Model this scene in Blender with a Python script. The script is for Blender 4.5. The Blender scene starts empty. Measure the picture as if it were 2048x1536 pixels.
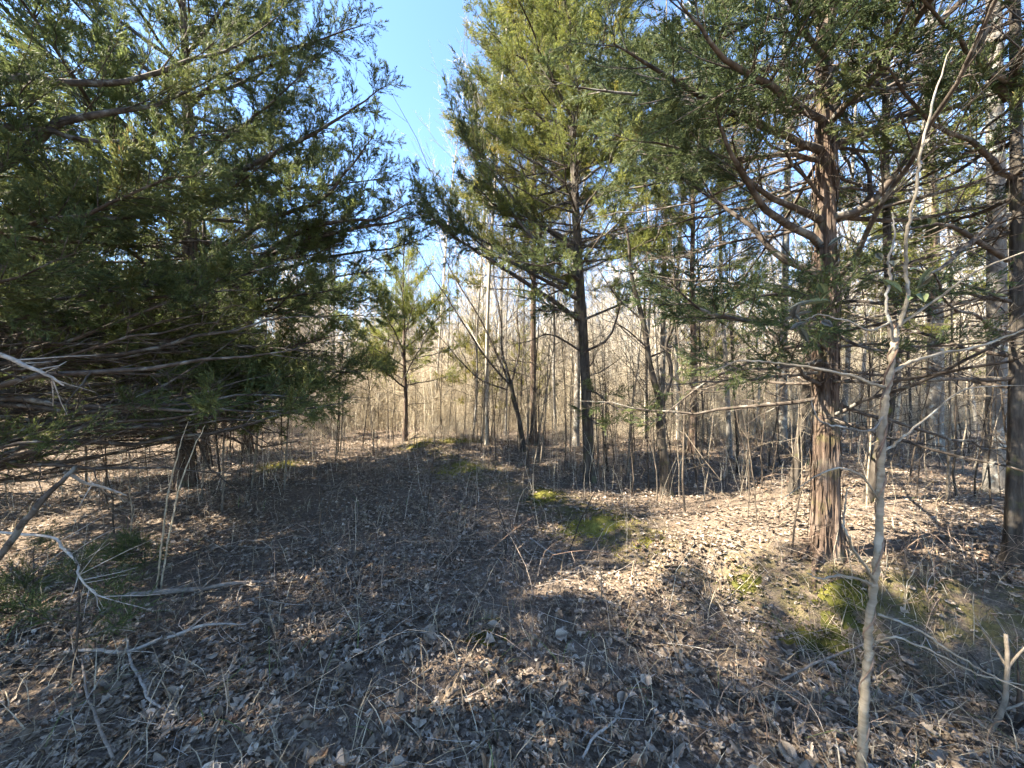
import bpy, math
import numpy as np
from mathutils import Vector, Matrix, Euler, Quaternion

# ------------------------------------------------------------------ camera, sky, sun, exposure
sc = bpy.context.scene
EYE = 1.60
FPX = 739.0                     # focal length in pixels of the 2048 px wide photograph
cam_d = bpy.data.cameras.new('camera')
cam = bpy.data.objects.new('camera', cam_d)
sc.collection.objects.link(cam)
cam_d.sensor_width = 36.0
cam_d.lens = 36.0 * FPX / 2048.0
cam_d.clip_start = 0.02
cam_d.clip_end = 3000.0
cam.location = (0, 0, EYE)
cam.rotation_euler = (math.radians(90), 0, 0)
sc.camera = cam

SUN_EL = math.radians(43.5)
SUN_AZ = math.radians(188.5)      # direction to the sun in the ground plane, counted from +X: to the left, slightly behind the camera
sun_dir = Vector((math.cos(SUN_EL) * math.cos(SUN_AZ), math.cos(SUN_EL) * math.sin(SUN_AZ), math.sin(SUN_EL)))
world = bpy.data.worlds.new('World')
sc.world = world
world.use_nodes = True
wn = world.node_tree
wn.nodes.clear()
w_out = wn.nodes.new('ShaderNodeOutputWorld')
w_bg = wn.nodes.new('ShaderNodeBackground')
w_sky = wn.nodes.new('ShaderNodeTexSky')
w_sky.sky_type = 'NISHITA'
w_sky.sun_disc = False
w_sky.sun_elevation = SUN_EL
w_sky.sun_rotation = math.atan2(sun_dir.x, sun_dir.y)
w_sky.altitude = 200
w_sky.air_density = 1.0
w_sky.dust_density = 0.1
w_sky.ozone_density = 5.0
w_bg.inputs['Strength'].default_value = 0.073
wn.links.new(w_sky.outputs[0], w_bg.inputs[0])
wn.links.new(w_bg.outputs[0], w_out.inputs[0])

sun_d = bpy.data.lights.new('sun', 'SUN')
sun_d.energy = 5.0
sun_d.angle = math.radians(0.53)
sun_d.color = (1.0, 0.90, 0.74)
sun = bpy.data.objects.new('sun', sun_d)
sc.collection.objects.link(sun)
sun.rotation_euler = sun_dir.to_track_quat('Z', 'Y').to_euler()
sun.location = (-20, -5, 20)

sc.view_settings.view_transform = 'Standard'
sc.view_settings.look = 'None'
sc.view_settings.gamma = 1.0
sc.view_settings.use_curve_mapping = False
sc.view_settings.exposure = 3.0
sc.render.engine = 'CYCLES'
sc.cycles.use_adaptive_sampling = True
sc.cycles.adaptive_threshold = 0.03
sc.cycles.max_bounces = 6
sc.cycles.diffuse_bounces = 4
sc.cycles.glossy_bounces = 2
sc.cycles.transmission_bounces = 4
sc.cycles.transparent_max_bounces = 4
sc.cycles.caustics_reflective = False
sc.cycles.caustics_refractive = False

# ------------------------------------------------------------------ helpers
C = sc.collection
rng = np.random.default_rng(11)
PI = math.pi
def U(a, b, n=None, r=None): return (r or rng).uniform(a, b, n)
def nrm(a): return a / np.maximum(np.linalg.norm(a, axis=-1, keepdims=True), 1e-9)

def _hash(ix, iy, iz, seed):
    h = (ix.astype(np.int64) * 374761393 + iy.astype(np.int64) * 668265263 + iz.astype(np.int64) * 2147483647 + seed * 1442695041) & 0xFFFFFFFF
    h = ((h ^ (h >> 13)) * 1274126177) & 0xFFFFFFFF
    h = h ^ (h >> 16)
    return (h & 0xFFFF) / 65535.0
def vnoise(x, y, z=0.0, seed=1):
    x, y, z = np.broadcast_arrays(np.asarray(x, float), np.asarray(y, float), np.asarray(z, float))
    ix, iy, iz = np.floor(x), np.floor(y), np.floor(z)
    fx, fy, fz = x - ix, y - iy, z - iz
    fx, fy, fz = (f * f * (3 - 2 * f) for f in (fx, fy, fz))
    r = 0
    for a in (0, 1):
        for b in (0, 1):
            for c in (0, 1):
                r = r + _hash(ix + a, iy + b, iz + c, seed) * (fx if a else 1 - fx) * (fy if b else 1 - fy) * (fz if c else 1 - fz)
    return r * 2 - 1
def sstep(a, b, x):
    t = np.clip((np.asarray(x, float) - a) / (b - a), 0, 1)
    return t * t * (3 - 2 * t)

# the low bank along the right side of the old track
BANK = np.array([(7.0, 1.3), (4.4, 1.75), (2.7, 2.55), (1.45, 3.45), (0.45, 5.2), (-0.95, 7.1), (-2.2, 9.4), (-4.0, 14.0), (-9, 30)])
def bank_dist(x, y):
    x = np.asarray(x, float); y = np.asarray(y, float)
    best = np.full(np.broadcast(x, y).shape, 1e9); side = np.zeros_like(best); along = np.zeros_like(best)
    s0 = 0.0
    for (ax, ay), (bx, by) in zip(BANK[:-1], BANK[1:]):
        dx, dy = bx - ax, by - ay
        L = math.hypot(dx, dy)
        t = np.clip(((x - ax) * dx + (y - ay) * dy) / (L * L), 0, 1)
        d = np.hypot(x - ax - t * dx, y - ay - t * dy)
        m = d < best
        cr = dx * (y - ay) - dy * (x - ax)
        best = np.where(m, d, best); side = np.where(m, np.sign(-cr), side); along = np.where(m, s0 + t * L, along)
        s0 += L
    return best, side, along
def H(x, y):
    d, s, a = bank_dist(x, y)
    sd = d * s                                            # positive on the far right side of the bank
    near = 1 - sstep(3.5, 7.5, a)
    h = (0.05 + 0.27 * near) * sstep(-0.40, 0.06, sd)
    h = h + (0.07 + 0.05 * (1 - near)) * np.exp(-(sd / 0.32) ** 2) * (0.7 + 0.5 * vnoise(np.asarray(x) * 1.1, np.asarray(y) * 1.1, 0, 5))
    h = h - 0.15 * near * np.exp(-((sd + 0.62) / 0.3) ** 2)
    h = h + 0.06 * vnoise(np.asarray(x) * 0.45, np.asarray(y) * 0.45, 0, 3) + 0.025 * vnoise(np.asarray(x) * 1.7, np.asarray(y) * 1.7, 0, 4)
    far = sstep(14, 60, np.hypot(x, y))
    h = h + far * 0.8 * vnoise(np.asarray(x) * 0.03, np.asarray(y) * 0.03, 0, 9)
    return h * sstep(0.0, 1.0, np.hypot(x, y))
def Hf(x, y): return float(H(np.array([x]), np.array([y]))[0])
def ray(px, py, depth):
    return np.array([(px - 1024) / FPX * depth, depth, EYE - (py - 768) / FPX * depth])
def gnd(px, py):
    d = EYE * FPX / (py - 768)
    for _ in range(12):
        x = (px - 1024) / FPX * d
        d = 0.5 * d + 0.5 * (EYE - Hf(x, d)) * FPX / (py - 768)
    x = (px - 1024) / FPX * d
    return np.array([x, d, Hf(x, d)])

class MB:
    """collects vertices and faces (triangles and quads apart) and links them as one mesh object"""
    def __init__(s): s.V = []; s.T = []; s.Q = []; s.A = []; s.n = 0
    def add(s, V, F, tint=None):
        V = np.asarray(V, np.float32).reshape(-1, 3); F = np.asarray(F, np.int64)
        (s.T if F.shape[1] == 3 else s.Q).append(F + s.n)
        s.V.append(V); s.n += len(V)
        s.A.append(np.zeros(len(V), np.float32) if tint is None else np.broadcast_to(np.asarray(tint, np.float32), (len(V),)).astype(np.float32))
    def mesh(s, name, mat, smooth=True):
        me = bpy.data.meshes.new(name)
        V = np.concatenate(s.V); me.vertices.add(len(V)); me.vertices.foreach_set('co', V.ravel())
        T = np.concatenate(s.T) if s.T else np.zeros((0, 3), np.int64)
        Q = np.concatenate(s.Q) if s.Q else np.zeros((0, 4), np.int64)
        idx = np.concatenate([T.ravel(), Q.ravel()]).astype(np.int32)
        me.loops.add(len(idx)); me.polygons.add(len(T) + len(Q))
        me.loops.foreach_set('vertex_index', idx)
        st = np.concatenate([np.arange(len(T)) * 3, len(T) * 3 + np.arange(len(Q)) * 4]).astype(np.int32)
        me.polygons.foreach_set('loop_start', st)
        if smooth: me.polygons.foreach_set('use_smooth', np.ones(len(st), bool))
        a = me.attributes.new('tint', 'FLOAT', 'POINT'); a.data.foreach_set('value', np.concatenate(s.A))
        me.update(calc_edges=True)
        me.materials.append(mat)
        return me
    def build(s, name, mat, parent=None, smooth=True):
        return link(name, s.mesh(name, mat, smooth), parent)
def link(name, me, parent=None):
    o = bpy.data.objects.new(name, me); C.objects.link(o)
    if parent is not None: o.parent = parent
    return o
def empty(name, loc):
    o = bpy.data.objects.new(name, None); C.objects.link(o); o.location = loc; o.empty_display_size = 0.1
    return o
def tag(o, label, cat, group=None, kind=None):
    o['label'] = label; o['category'] = cat
    if group: o['group'] = group
    if kind: o['kind'] = kind
    return o

def tubes(P, R, k=3):
    """N polylines of n points as k-sided tubes: P (N,n,3), R (N,n)"""
    P = np.asarray(P, float); R = np.asarray(R, float)
    N, n, _ = P.shape
    T = nrm(np.gradient(P, axis=1))
    m = nrm(P[:, -1] - P[:, 0])
    ref = np.where((np.abs(m[:, 2]) < 0.8)[:, None], np.array([0, 0, 1.0]), np.array([1.0, 0.13, 0]))
    A = nrm(np.cross(T, ref[:, None, :])); B = np.cross(T, A)
    an = np.arange(k) * 2 * PI / k
    V = P[:, :, None, :] + R[:, :, None, None] * (np.cos(an)[None, None, :, None] * A[:, :, None, :] + np.sin(an)[None, None, :, None] * B[:, :, None, :])
    i = np.arange(N)[:, None, None] * n * k + np.arange(n - 1)[None, :, None] * k
    j = np.arange(k)[None, None, :]; j2 = (j + 1) % k
    F = np.stack([i + j, i + j2, i + k + j2, i + k + j], -1).reshape(-1, 4)
    return V.reshape(-1, 3), F
def blades(P, D, L, W, r=rng):
    """diamond leaf faces: base P, direction D, length L, width W"""
    N = len(P)
    q = nrm(np.cross(D, nrm(r.normal(size=(N, 3)))))
    L = np.asarray(L)[:, None]; W = np.asarray(W)[:, None]
    V = np.stack([P, P + D * L * 0.5 + q * W * 0.5, P + D * L, P + D * L * 0.5 - q * W * 0.5], 1)
    F = np.arange(N)[:, None] * 4 + np.arange(4)[None]
    return V.reshape(-1, 3), F
def spline(pts, n):
    """Catmull-Rom through pts, n samples"""
    pts = np.asarray(pts, float)
    if len(pts) == 2: return pts[0] + (pts[1] - pts[0]) * np.linspace(0, 1, n)[:, None]
    e = np.vstack([2 * pts[0] - pts[1], pts, 2 * pts[-1] - pts[-2]])
    u = np.linspace(0, len(pts) - 1 - 1e-6, n); i = u.astype(int); f = (u - i)[:, None]
    a, b, c, d = e[i], e[i + 1], e[i + 2], e[i + 3]
    return 0.5 * (2 * b + (c - a) * f + (2 * a - 5 * b + 4 * c - d) * f ** 2 + (3 * b - a - 3 * c + d) * f ** 3)

# ------------------------------------------------------------------ materials
def new_mat(name):
    m = bpy.data.materials.new(name); m.use_nodes = True
    nt = m.node_tree; nt.nodes.clear()
    return m, nt
def nd(nt, t, **kw):
    n = nt.nodes.new(t)
    for k, v in kw.items():
        if k in n.inputs: n.inputs[k].default_value = v
        else: setattr(n, k, v)
    return n
def ramp(nt, stops, src, interp='LINEAR'):
    r = nt.nodes.new('ShaderNodeValToRGB'); r.color_ramp.interpolation = interp
    e = r.color_ramp.elements
    while len(e) < len(stops): e.new(0.5)
    for el, (p, c) in zip(e, stops): el.position = p; el.color = (*c, 1)
    nt.links.new(src, r.inputs[0])
    return r.outputs[0]
def mixc(nt, a, b, f, mode='MIX'):
    m = nt.nodes.new('ShaderNodeMix'); m.data_type = 'RGBA'; m.blend_type = mode
    for s, v in ((0, f), (6, a), (7, b)):
        if hasattr(v, 'is_output') or isinstance(v, bpy.types.NodeSocket): nt.links.new(v, m.inputs[s])
        else: m.inputs[s].default_value = v if s == 0 else (*v, 1)
    return m.outputs[2]
def noise(nt, scale, detail=4, rough=0.6, vec=None):
    n = nd(nt, 'ShaderNodeTexNoise', Scale=scale, Detail=detail, Roughness=rough)
    if vec is not None: nt.links.new(vec, n.inputs['Vector'])
    return n.outputs['Fac']
def coords(nt, kind='Object', scale=(1, 1, 1)):
    t = nt.nodes.new('ShaderNodeTexCoord'); m = nt.nodes.new('ShaderNodeMapping'); m.inputs['Scale'].default_value = scale
    nt.links.new(t.outputs[kind], m.inputs[0]); return m.outputs[0]
def attr(nt, name='tint'):
    a = nt.nodes.new('ShaderNodeAttribute'); a.attribute_name = name; return a.outputs['Fac']
def finish(nt, col, rough=0.85, spec=0.2, bump=None, bump_d=0.01, bump_s=0.6, trans=0.0):
    out = nt.nodes.new('ShaderNodeOutputMaterial')
    p = nd(nt, 'ShaderNodeBsdfPrincipled'); p.inputs['Roughness'].default_value = rough; p.inputs['Specular IOR Level'].default_value = spec
    nt.links.new(col, p.inputs['Base Color'])
    if bump is not None:
        b = nd(nt, 'ShaderNodeBump', Strength=bump_s, Distance=bump_d); nt.links.new(bump, b.inputs['Height']); nt.links.new(b.outputs[0], p.inputs['Normal'])
    if trans:
        t = nt.nodes.new('ShaderNodeBsdfTranslucent'); nt.links.new(col, t.inputs['Color'])
        mx = nt.nodes.new('ShaderNodeMixShader'); mx.inputs[0].default_value = trans
        nt.links.new(p.outputs[0], mx.inputs[1]); nt.links.new(t.outputs[0], mx.inputs[2]); nt.links.new(mx.outputs[0], out.inputs[0])
    else: nt.links.new(p.outputs[0], out.inputs[0])

def m_foliage():
    m, nt = new_mat('cedar_foliage')
    c = ramp(nt, [(0.0, (0.052, 0.068, 0.032)), (0.35, (0.100, 0.120, 0.050)), (0.7, (0.155, 0.165, 0.060)), (0.90, (0.21, 0.185, 0.072)), (1.0, (0.22, 0.14, 0.060))], attr(nt))
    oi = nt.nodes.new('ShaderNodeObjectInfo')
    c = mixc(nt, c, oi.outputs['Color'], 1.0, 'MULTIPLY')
    finish(nt, c, 0.65, 0.25, trans=0.36); return m
def m_bark(name, cols, streak=(26, 26, 2.2), bump_d=0.02, moss=0.0, lich=0.0, rough=0.9, grey=0.45):
    m, nt = new_mat(name)
    v = coords(nt, 'Object', streak)
    n1 = noise(nt, 1.0, 6, 0.65, v)
    n2 = noise(nt, 3.1, 3, 0.6, coords(nt))
    c = ramp(nt, cols, n1)
    c = mixc(nt, c, (0.32, 0.29, 0.25), ramp(nt, [(0.52, (0, 0, 0)), (0.75, (grey,) * 3)], n2))
    if moss: c = mixc(nt, c, (0.10, 0.11, 0.025), ramp(nt, [(0.55, (0, 0, 0)), (0.7, (moss,) * 3)], noise(nt, 5.0, 4, 0.6, coords(nt))))
    if lich: c = mixc(nt, c, (0.45, 0.47, 0.42), ramp(nt, [(0.56, (0, 0, 0)), (0.62, (lich,) * 3)], noise(nt, 9.0, 4, 0.6, coords(nt))))
    finish(nt, c, rough, 0.15, n1, bump_d, 0.8); return m
def m_simple(name, stops, rough=0.85, trans=0.0, spec=0.15, nscale=30):
    m, nt = new_mat(name)
    c = ramp(nt, stops, attr(nt))
    n = noise(nt, nscale, 3, 0.6, coords(nt))
    c = mixc(nt, c, ramp(nt, [(0.3, (0.55, 0.53, 0.5)), (0.7, (1.25, 1.25, 1.25))], n), 1.0, 'MULTIPLY')
    finish(nt, c, rough, spec, trans=trans); return m

M = {}
M['foliage'] = m_foliage()
M['cedar'] = m_bark('cedar_bark', [(0.30, (0.022, 0.015, 0.011)), (0.45, (0.066, 0.046, 0.034)), (0.58, (0.125, 0.088, 0.066)), (0.75, (0.22, 0.172, 0.138))], streak=(34, 34, 2.0), bump_d=0.03, moss=0.5)
M['limb'] = m_bark('cedar_limb_bark', [(0.3, (0.024, 0.019, 0.015)), (0.5, (0.066, 0.052, 0.041)), (0.75, (0.15, 0.125, 0.103))], streak=(14, 14, 14), bump_d=0.006, lich=0.22, grey=.3)
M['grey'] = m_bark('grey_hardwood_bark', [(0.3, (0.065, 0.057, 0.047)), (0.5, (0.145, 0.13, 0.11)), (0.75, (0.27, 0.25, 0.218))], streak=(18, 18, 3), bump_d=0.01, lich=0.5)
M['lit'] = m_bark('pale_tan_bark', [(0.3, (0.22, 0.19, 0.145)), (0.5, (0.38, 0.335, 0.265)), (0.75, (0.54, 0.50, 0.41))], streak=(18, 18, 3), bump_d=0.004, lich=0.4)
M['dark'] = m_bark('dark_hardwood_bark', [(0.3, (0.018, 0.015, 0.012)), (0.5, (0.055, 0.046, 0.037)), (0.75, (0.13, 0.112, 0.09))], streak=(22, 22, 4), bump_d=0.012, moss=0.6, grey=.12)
M['pale'] = m_bark('pale_smooth_bark', [(0.3, (0.11, 0.09, 0.062)), (0.5, (0.20, 0.168, 0.122)), (0.75, (0.31, 0.27, 0.21))], streak=(6, 6, 30), bump_d=0.002, lich=0.3, rough=0.7)
M['stem'] = m_simple('sapling_bark', [(0, (0.035, 0.028, 0.022)), (0.4, (0.075, 0.060, 0.046)), (0.75, (0.15, 0.124, 0.095)), (1, (0.27, 0.23, 0.175))])
M['brush'] = m_simple('dry_brush', [(0, (0.26, 0.21, 0.145)), (0.35, (0.47, 0.395, 0.28)), (0.7, (0.62, 0.545, 0.41)), (1, (0.72, 0.66, 0.54))], trans=0.2)
M['straw'] = m_simple('dry_grass', [(0, (0.19, 0.14, 0.09)), (0.45, (0.36, 0.29, 0.19)), (0.9, (0.50, 0.43, 0.31)), (1.0, (0.16, 0.20, 0.07))], trans=0.2)
M['cane'] = m_simple('bramble_cane', [(0, (0.13, 0.085, 0.062)), (0.5, (0.27, 0.20, 0.15)), (1, (0.43, 0.35, 0.27))])
M['twig'] = m_simple('dead_twig', [(0, (0.10, 0.08, 0.065)), (0.5, (0.24, 0.20, 0.165)), (1, (0.45, 0.41, 0.36))])
M['leaf'] = m_simple('dead_leaf', [(0, (0.064, 0.046, 0.032)), (0.25, (0.165, 0.125, 0.088)), (0.5, (0.275, 0.218, 0.163)), (0.72, (0.385, 0.320, 0.252)), (0.88, (0.50, 0.435, 0.36)), (0.94, (0.22, 0.13, 0.08)), (1, (0.33, 0.22, 0.14))], rough=0.7, trans=0.12, spec=0.3, nscale=45)
M['moss'] = m_simple('moss', [(0, (0.030, 0.034, 0.010)), (0.5, (0.12, 0.115, 0.024)), (1, (0.30, 0.26, 0.06))], trans=0.15, nscale=14)
M['green_leaf'] = m_simple('evergreen_vine_leaf', [(0, (0.075, 0.085, 0.06)), (0.5, (0.14, 0.135, 0.115)), (1, (0.16, 0.20, 0.085))], rough=0.5, trans=0.25, spec=0.4)
M['stone'] = m_simple('pale_stone', [(0, (0.35, 0.32, 0.28)), (1, (0.5, 0.48, 0.44))])
def m_ground():
    m, nt = new_mat('forest_floor')
    v = coords(nt)
    n1 = noise(nt, 2.2, 6, 0.65, v); n2 = noise(nt, 28.0, 5, 0.7, v); n3 = noise(nt, 90.0, 3, 0.6, v)
    c = ramp(nt, [(0.3, (0.065, 0.048, 0.036)), (0.5, (0.155, 0.118, 0.088)), (0.7, (0.28, 0.222, 0.172))], n2)
    c = mixc(nt, c, ramp(nt, [(0.35, (0.04, 0.028, 0.02)), (0.65, (0.23, 0.18, 0.135))], n3), 0.45)
    ma = nt.nodes.new('ShaderNodeMath'); ma.operation = 'MULTIPLY'; nt.links.new(attr(nt), ma.inputs[0]); nt.links.new(ramp(nt, [(0.42, (0, 0, 0)), (0.56, (1, 1, 1))], noise(nt, 7.0, 6, 0.7, v)), ma.inputs[1])
    c = mixc(nt, c, ramp(nt, [(0.3, (0.035, 0.036, 0.010)), (0.7, (0.13, 0.115, 0.03))], n2), ma.outputs[0])
    finish(nt, c, 0.95, 0.1, n2, 0.03, 0.9); return m
M['ground'] = m_ground()

# ------------------------------------------------------------------ ground
def make_ground():
    # polar-ish grid: fine near the camera, coarse to the horizon
    e = np.concatenate([np.linspace(0, 16, 97), 16 + np.cumsum(np.linspace(0.3, 3.0, 40)), [140, 220, 400, 900]])
    ax = np.concatenate([-e[::-1], e[1:]])
    X, Y = np.meshgrid(ax, ax, indexing='ij')
    Z = H(X, Y)
    fine = 0.012 * vnoise(X * 5, Y * 5, 0, 21)
    n = len(ax)
    i = np.arange(n - 1)[:, None] * n + np.arange(n - 1)[None]
    F = np.stack([i, i + n, i + n + 1, i + 1], -1).reshape(-1, 4)
    d, sd, al = bank_dist(X, Y); sd = d * sd
    moss = np.exp(-((sd + 0.05) / 0.42) ** 2) * (.8 * sstep(1.5, 3.0, al) + .2 * sstep(5.6, 7.2, al)) * (1 - sstep(13, 16, al)) * np.clip(.75 + .6 * vnoise(X * .9, Y * .9, 0, 70), 0, 1)
    b = MB(); b.add(np.stack([X, Y, Z + fine - 0.006], -1), F, moss.ravel())
    o = b.build('ground', M['ground'])
    o['kind'] = 'structure'
    return o
ground = make_ground()

# ------------------------------------------------------------------ leaf litter
def leaf_template(widths):
    n = len(widths); u = np.linspace(0, 1, n)
    mid = np.stack([u, 0 * u], 1); le = np.stack([u[1:-1] , widths[1:-1]], 1); ri = np.stack([u[1:-1], -np.asarray(widths[1:-1])], 1)
    P = np.vstack([mid, le, ri]); T = []
    for i in range(n - 1):
        for off, sg in ((n, 1), (n + n - 2, -1)):
            a, b2 = i, i + 1
            l0 = off + i - 1 if i > 0 else None; l1 = off + i if i + 1 < n - 1 else None
            if l0 is not None and l1 is not None: T += [(a, b2, l1), (a, l1, l0)]
            elif l1 is not None: T.append((a, b2, l1))
            elif l0 is not None: T.append((a, b2, l0))
    return P, np.array(T)
LEAF = [leaf_template([0, .20, .36, .17, .42, .20, .30, 0]), leaf_template([0, .42, .24, .50, .22, .34, 0]),
        leaf_template([0, .22, .30, .30, .20, 0]), leaf_template([0, .34, .46, .40, .44, .12, 0]), leaf_template([0, .26, .34, .22, 0])]
LEAF_FAR = [leaf_template([0, .34, .30, 0]), leaf_template([0, .42, .2, 0])]
def leaf_shapes(tmpl, N, size, r):
    P, T = tmpl
    u = P[None, :, 0] - 0.5; v = P[None, :, 1] * r.uniform(0.75, 1.25, (N, 1))
    cu = r.normal(0, 0.6, (N, 1)); cv = r.normal(0.25, 0.8, (N, 1)); tw = r.normal(0, 0.6, (N, 1))
    wav = r.normal(0, 0.06, (N, P.shape[0]))
    z = cu * u * u * 0.9 + cv * v * v * 1.4 + tw * u * v + wav - 0.05
    x = u * (1 - 0.25 * np.abs(cu) * np.abs(u)); y = v * (1 - 0.3 * np.minimum(np.abs(cv), 2) * np.abs(v))
    return np.stack([x, y, z], -1) * size[:, None, None], T
def rot_euler(N, r, tilt):
    a = r.uniform(0, 2 * PI, N); tx = r.normal(0, tilt, N); ty = r.normal(0, tilt, N)
    ca, sa = np.cos(a), np.sin(a); cx, sx = np.cos(tx), np.sin(tx); cy, sy = np.cos(ty), np.sin(ty)
    Z = np.zeros((N, 3, 3)); Z[:, 0, 0] = ca; Z[:, 0, 1] = -sa; Z[:, 1, 0] = sa; Z[:, 1, 1] = ca; Z[:, 2, 2] = 1
    X = np.zeros((N, 3, 3)); X[:, 0, 0] = 1; X[:, 1, 1] = cx; X[:, 1, 2] = -sx; X[:, 2, 1] = sx; X[:, 2, 2] = cx
    Y = np.zeros((N, 3, 3)); Y[:, 1, 1] = 1; Y[:, 0, 0] = cy; Y[:, 0, 2] = sy; Y[:, 2, 0] = -sy; Y[:, 2, 2] = cy
    return Z @ X @ Y
def bare_soil(x, y):
    """0..1: where litter is thin (bank face, mossy rise)"""
    d, s, a = bank_dist(x, y); sd = d * s
    return np.exp(-((sd + 0.12) / 0.28) ** 2) * (1 - sstep(4.2, 5.5, a)) * sstep(1.0, 2.5, a)
def scatter(z0, z1, dens, r, margin=1.0):
    wmax = 1.42 * z1 + margin
    n = int(dens * 2 * wmax * (z1 - z0))
    x = r.uniform(-wmax, wmax, n); y = r.uniform(z0, z1, n)
    k = np.abs(x) < 1.42 * y + margin
    return x[k], y[k]
def tintleaf(n, r):
    t = np.clip(r.beta(2.0, 2.1, n) * 0.93, 0, 0.9)
    rust = r.random(n) < 0.05
    return np.where(rust, r.uniform(0.93, 1, n), t)
def make_litter():
    r = np.random.default_rng(5)
    b = MB()
    for z0, z1, dens, smin, smax, tm in ((0.3, 2.4, 1800, .018, .072, LEAF), (2.4, 3.6, 1200, .020, .070, LEAF), (3.6, 7, 680, .028, .075, LEAF_FAR), (7, 11, 260, .045, .10, LEAF_FAR), (11, 18, 60, .06, .12, LEAF_FAR)):
        x, y = scatter(z0, z1, dens, r)
        k = r.random(len(x)) > 0.8 * bare_soil(x, y)
        k &= r.random(len(x)) < 0.62 + 0.55 * vnoise(x * 1.3, y * 1.3, 0, 31)
        x, y = x[k], y[k]
        which = r.integers(0, len(tm), len(x))
        for w in range(len(tm)):
            q = which == w; N = q.sum()
            if not N: continue
            size = smin + (smax - smin) * r.beta(1.6, 2.6, N)
            L, T = leaf_shapes(tm[w], N, size, r)
            V = np.einsum('nij,nvj->nvi', rot_euler(N, r, 0.15), L)
            zoff = H(x[q], y[q]) + 0.008 + r.exponential(0.010, N)
            V = V + np.stack([x[q], y[q], zoff], -1)[:, None, :]
            nv = V.shape[1]
            F = (np.arange(N)[:, None, None] * nv + T[None]).reshape(-1, 3)
            b.add(V, F, np.repeat(tintleaf(N, r), nv))
    o = b.build('leaf_litter', M['leaf'], smooth=False)
    tag(o, 'carpet of dry grey brown fallen leaves covering the forest floor', 'leaf litter', kind='stuff')
    # the leaves that show largest, in front of the camera, one by one
    protos = []
    for i in range(24):
        L, T = leaf_shapes(LEAF[i % 5], 1, np.array([1.0]), r)
        bb = MB(); bb.add(L[0], T, tintleaf(1, r)[0]); protos.append(bb.mesh('leaf', M['leaf'], False))
    n = 0
    while n < 290:
        y = r.uniform(1.35, 2.5); x = r.uniform(-1.4, 1.4) * y
        if bare_soil(np.array([x]), np.array([y]))[0] > 0.5: continue
        lf = link('leaf', protos[n % 24], o); s = r.uniform(0.05, 0.10)
        lf.scale = (s, s, s * r.uniform(0.7, 1.1)); lf.rotation_euler = (r.normal(0, .3), r.normal(0, .3), r.uniform(0, 6.28))
        lf.location = (x, y, Hf(x, y) + r.uniform(0.02, 0.045)); n += 1
    return o
litter = make_litter()

def make_ground_twigs():
    r = np.random.default_rng(6); b = MB()
    for z0, z1, dens in ((0.3, 4, 55), (4, 9, 24), (9, 15, 8)):
        x, y = scatter(z0, z1, dens, r); N = len(x)
        a = r.uniform(0, 2 * PI, N); L = r.uniform(0.08, 0.55, N) * r.uniform(0.5, 1, N)
        t = np.linspace(-0.5, 0.5, 4)
        P = np.zeros((N, 4, 3))
        bend = r.normal(0, 0.12, (N, 1)) * L[:, None]
        P[..., 0] = x[:, None] + np.cos(a)[:, None] * t * L[:, None] - np.sin(a)[:, None] * (t * t * 4) * bend
        P[..., 1] = y[:, None] + np.sin(a)[:, None] * t * L[:, None] + np.cos(a)[:, None] * (t * t * 4) * bend
        P[..., 2] = H(P[..., 0], P[..., 1]) + 0.025 + (t + 0.5) * (r.exponential(0.05, N) * np.minimum(1, L * 3))[:, None]
        R = r.uniform(0.0009, 0.0024, (N, 1)) * np.linspace(1.2, 0.5, 4)
        V, F = tubes(P, R, 3); b.add(V, F, np.repeat(r.random(N), 12))
    o = b.build('fallen_twigs', M['twig']); tag(o, 'thin dead twigs strewn over the leaf litter', 'twigs', kind='stuff')
make_ground_twigs()

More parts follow.
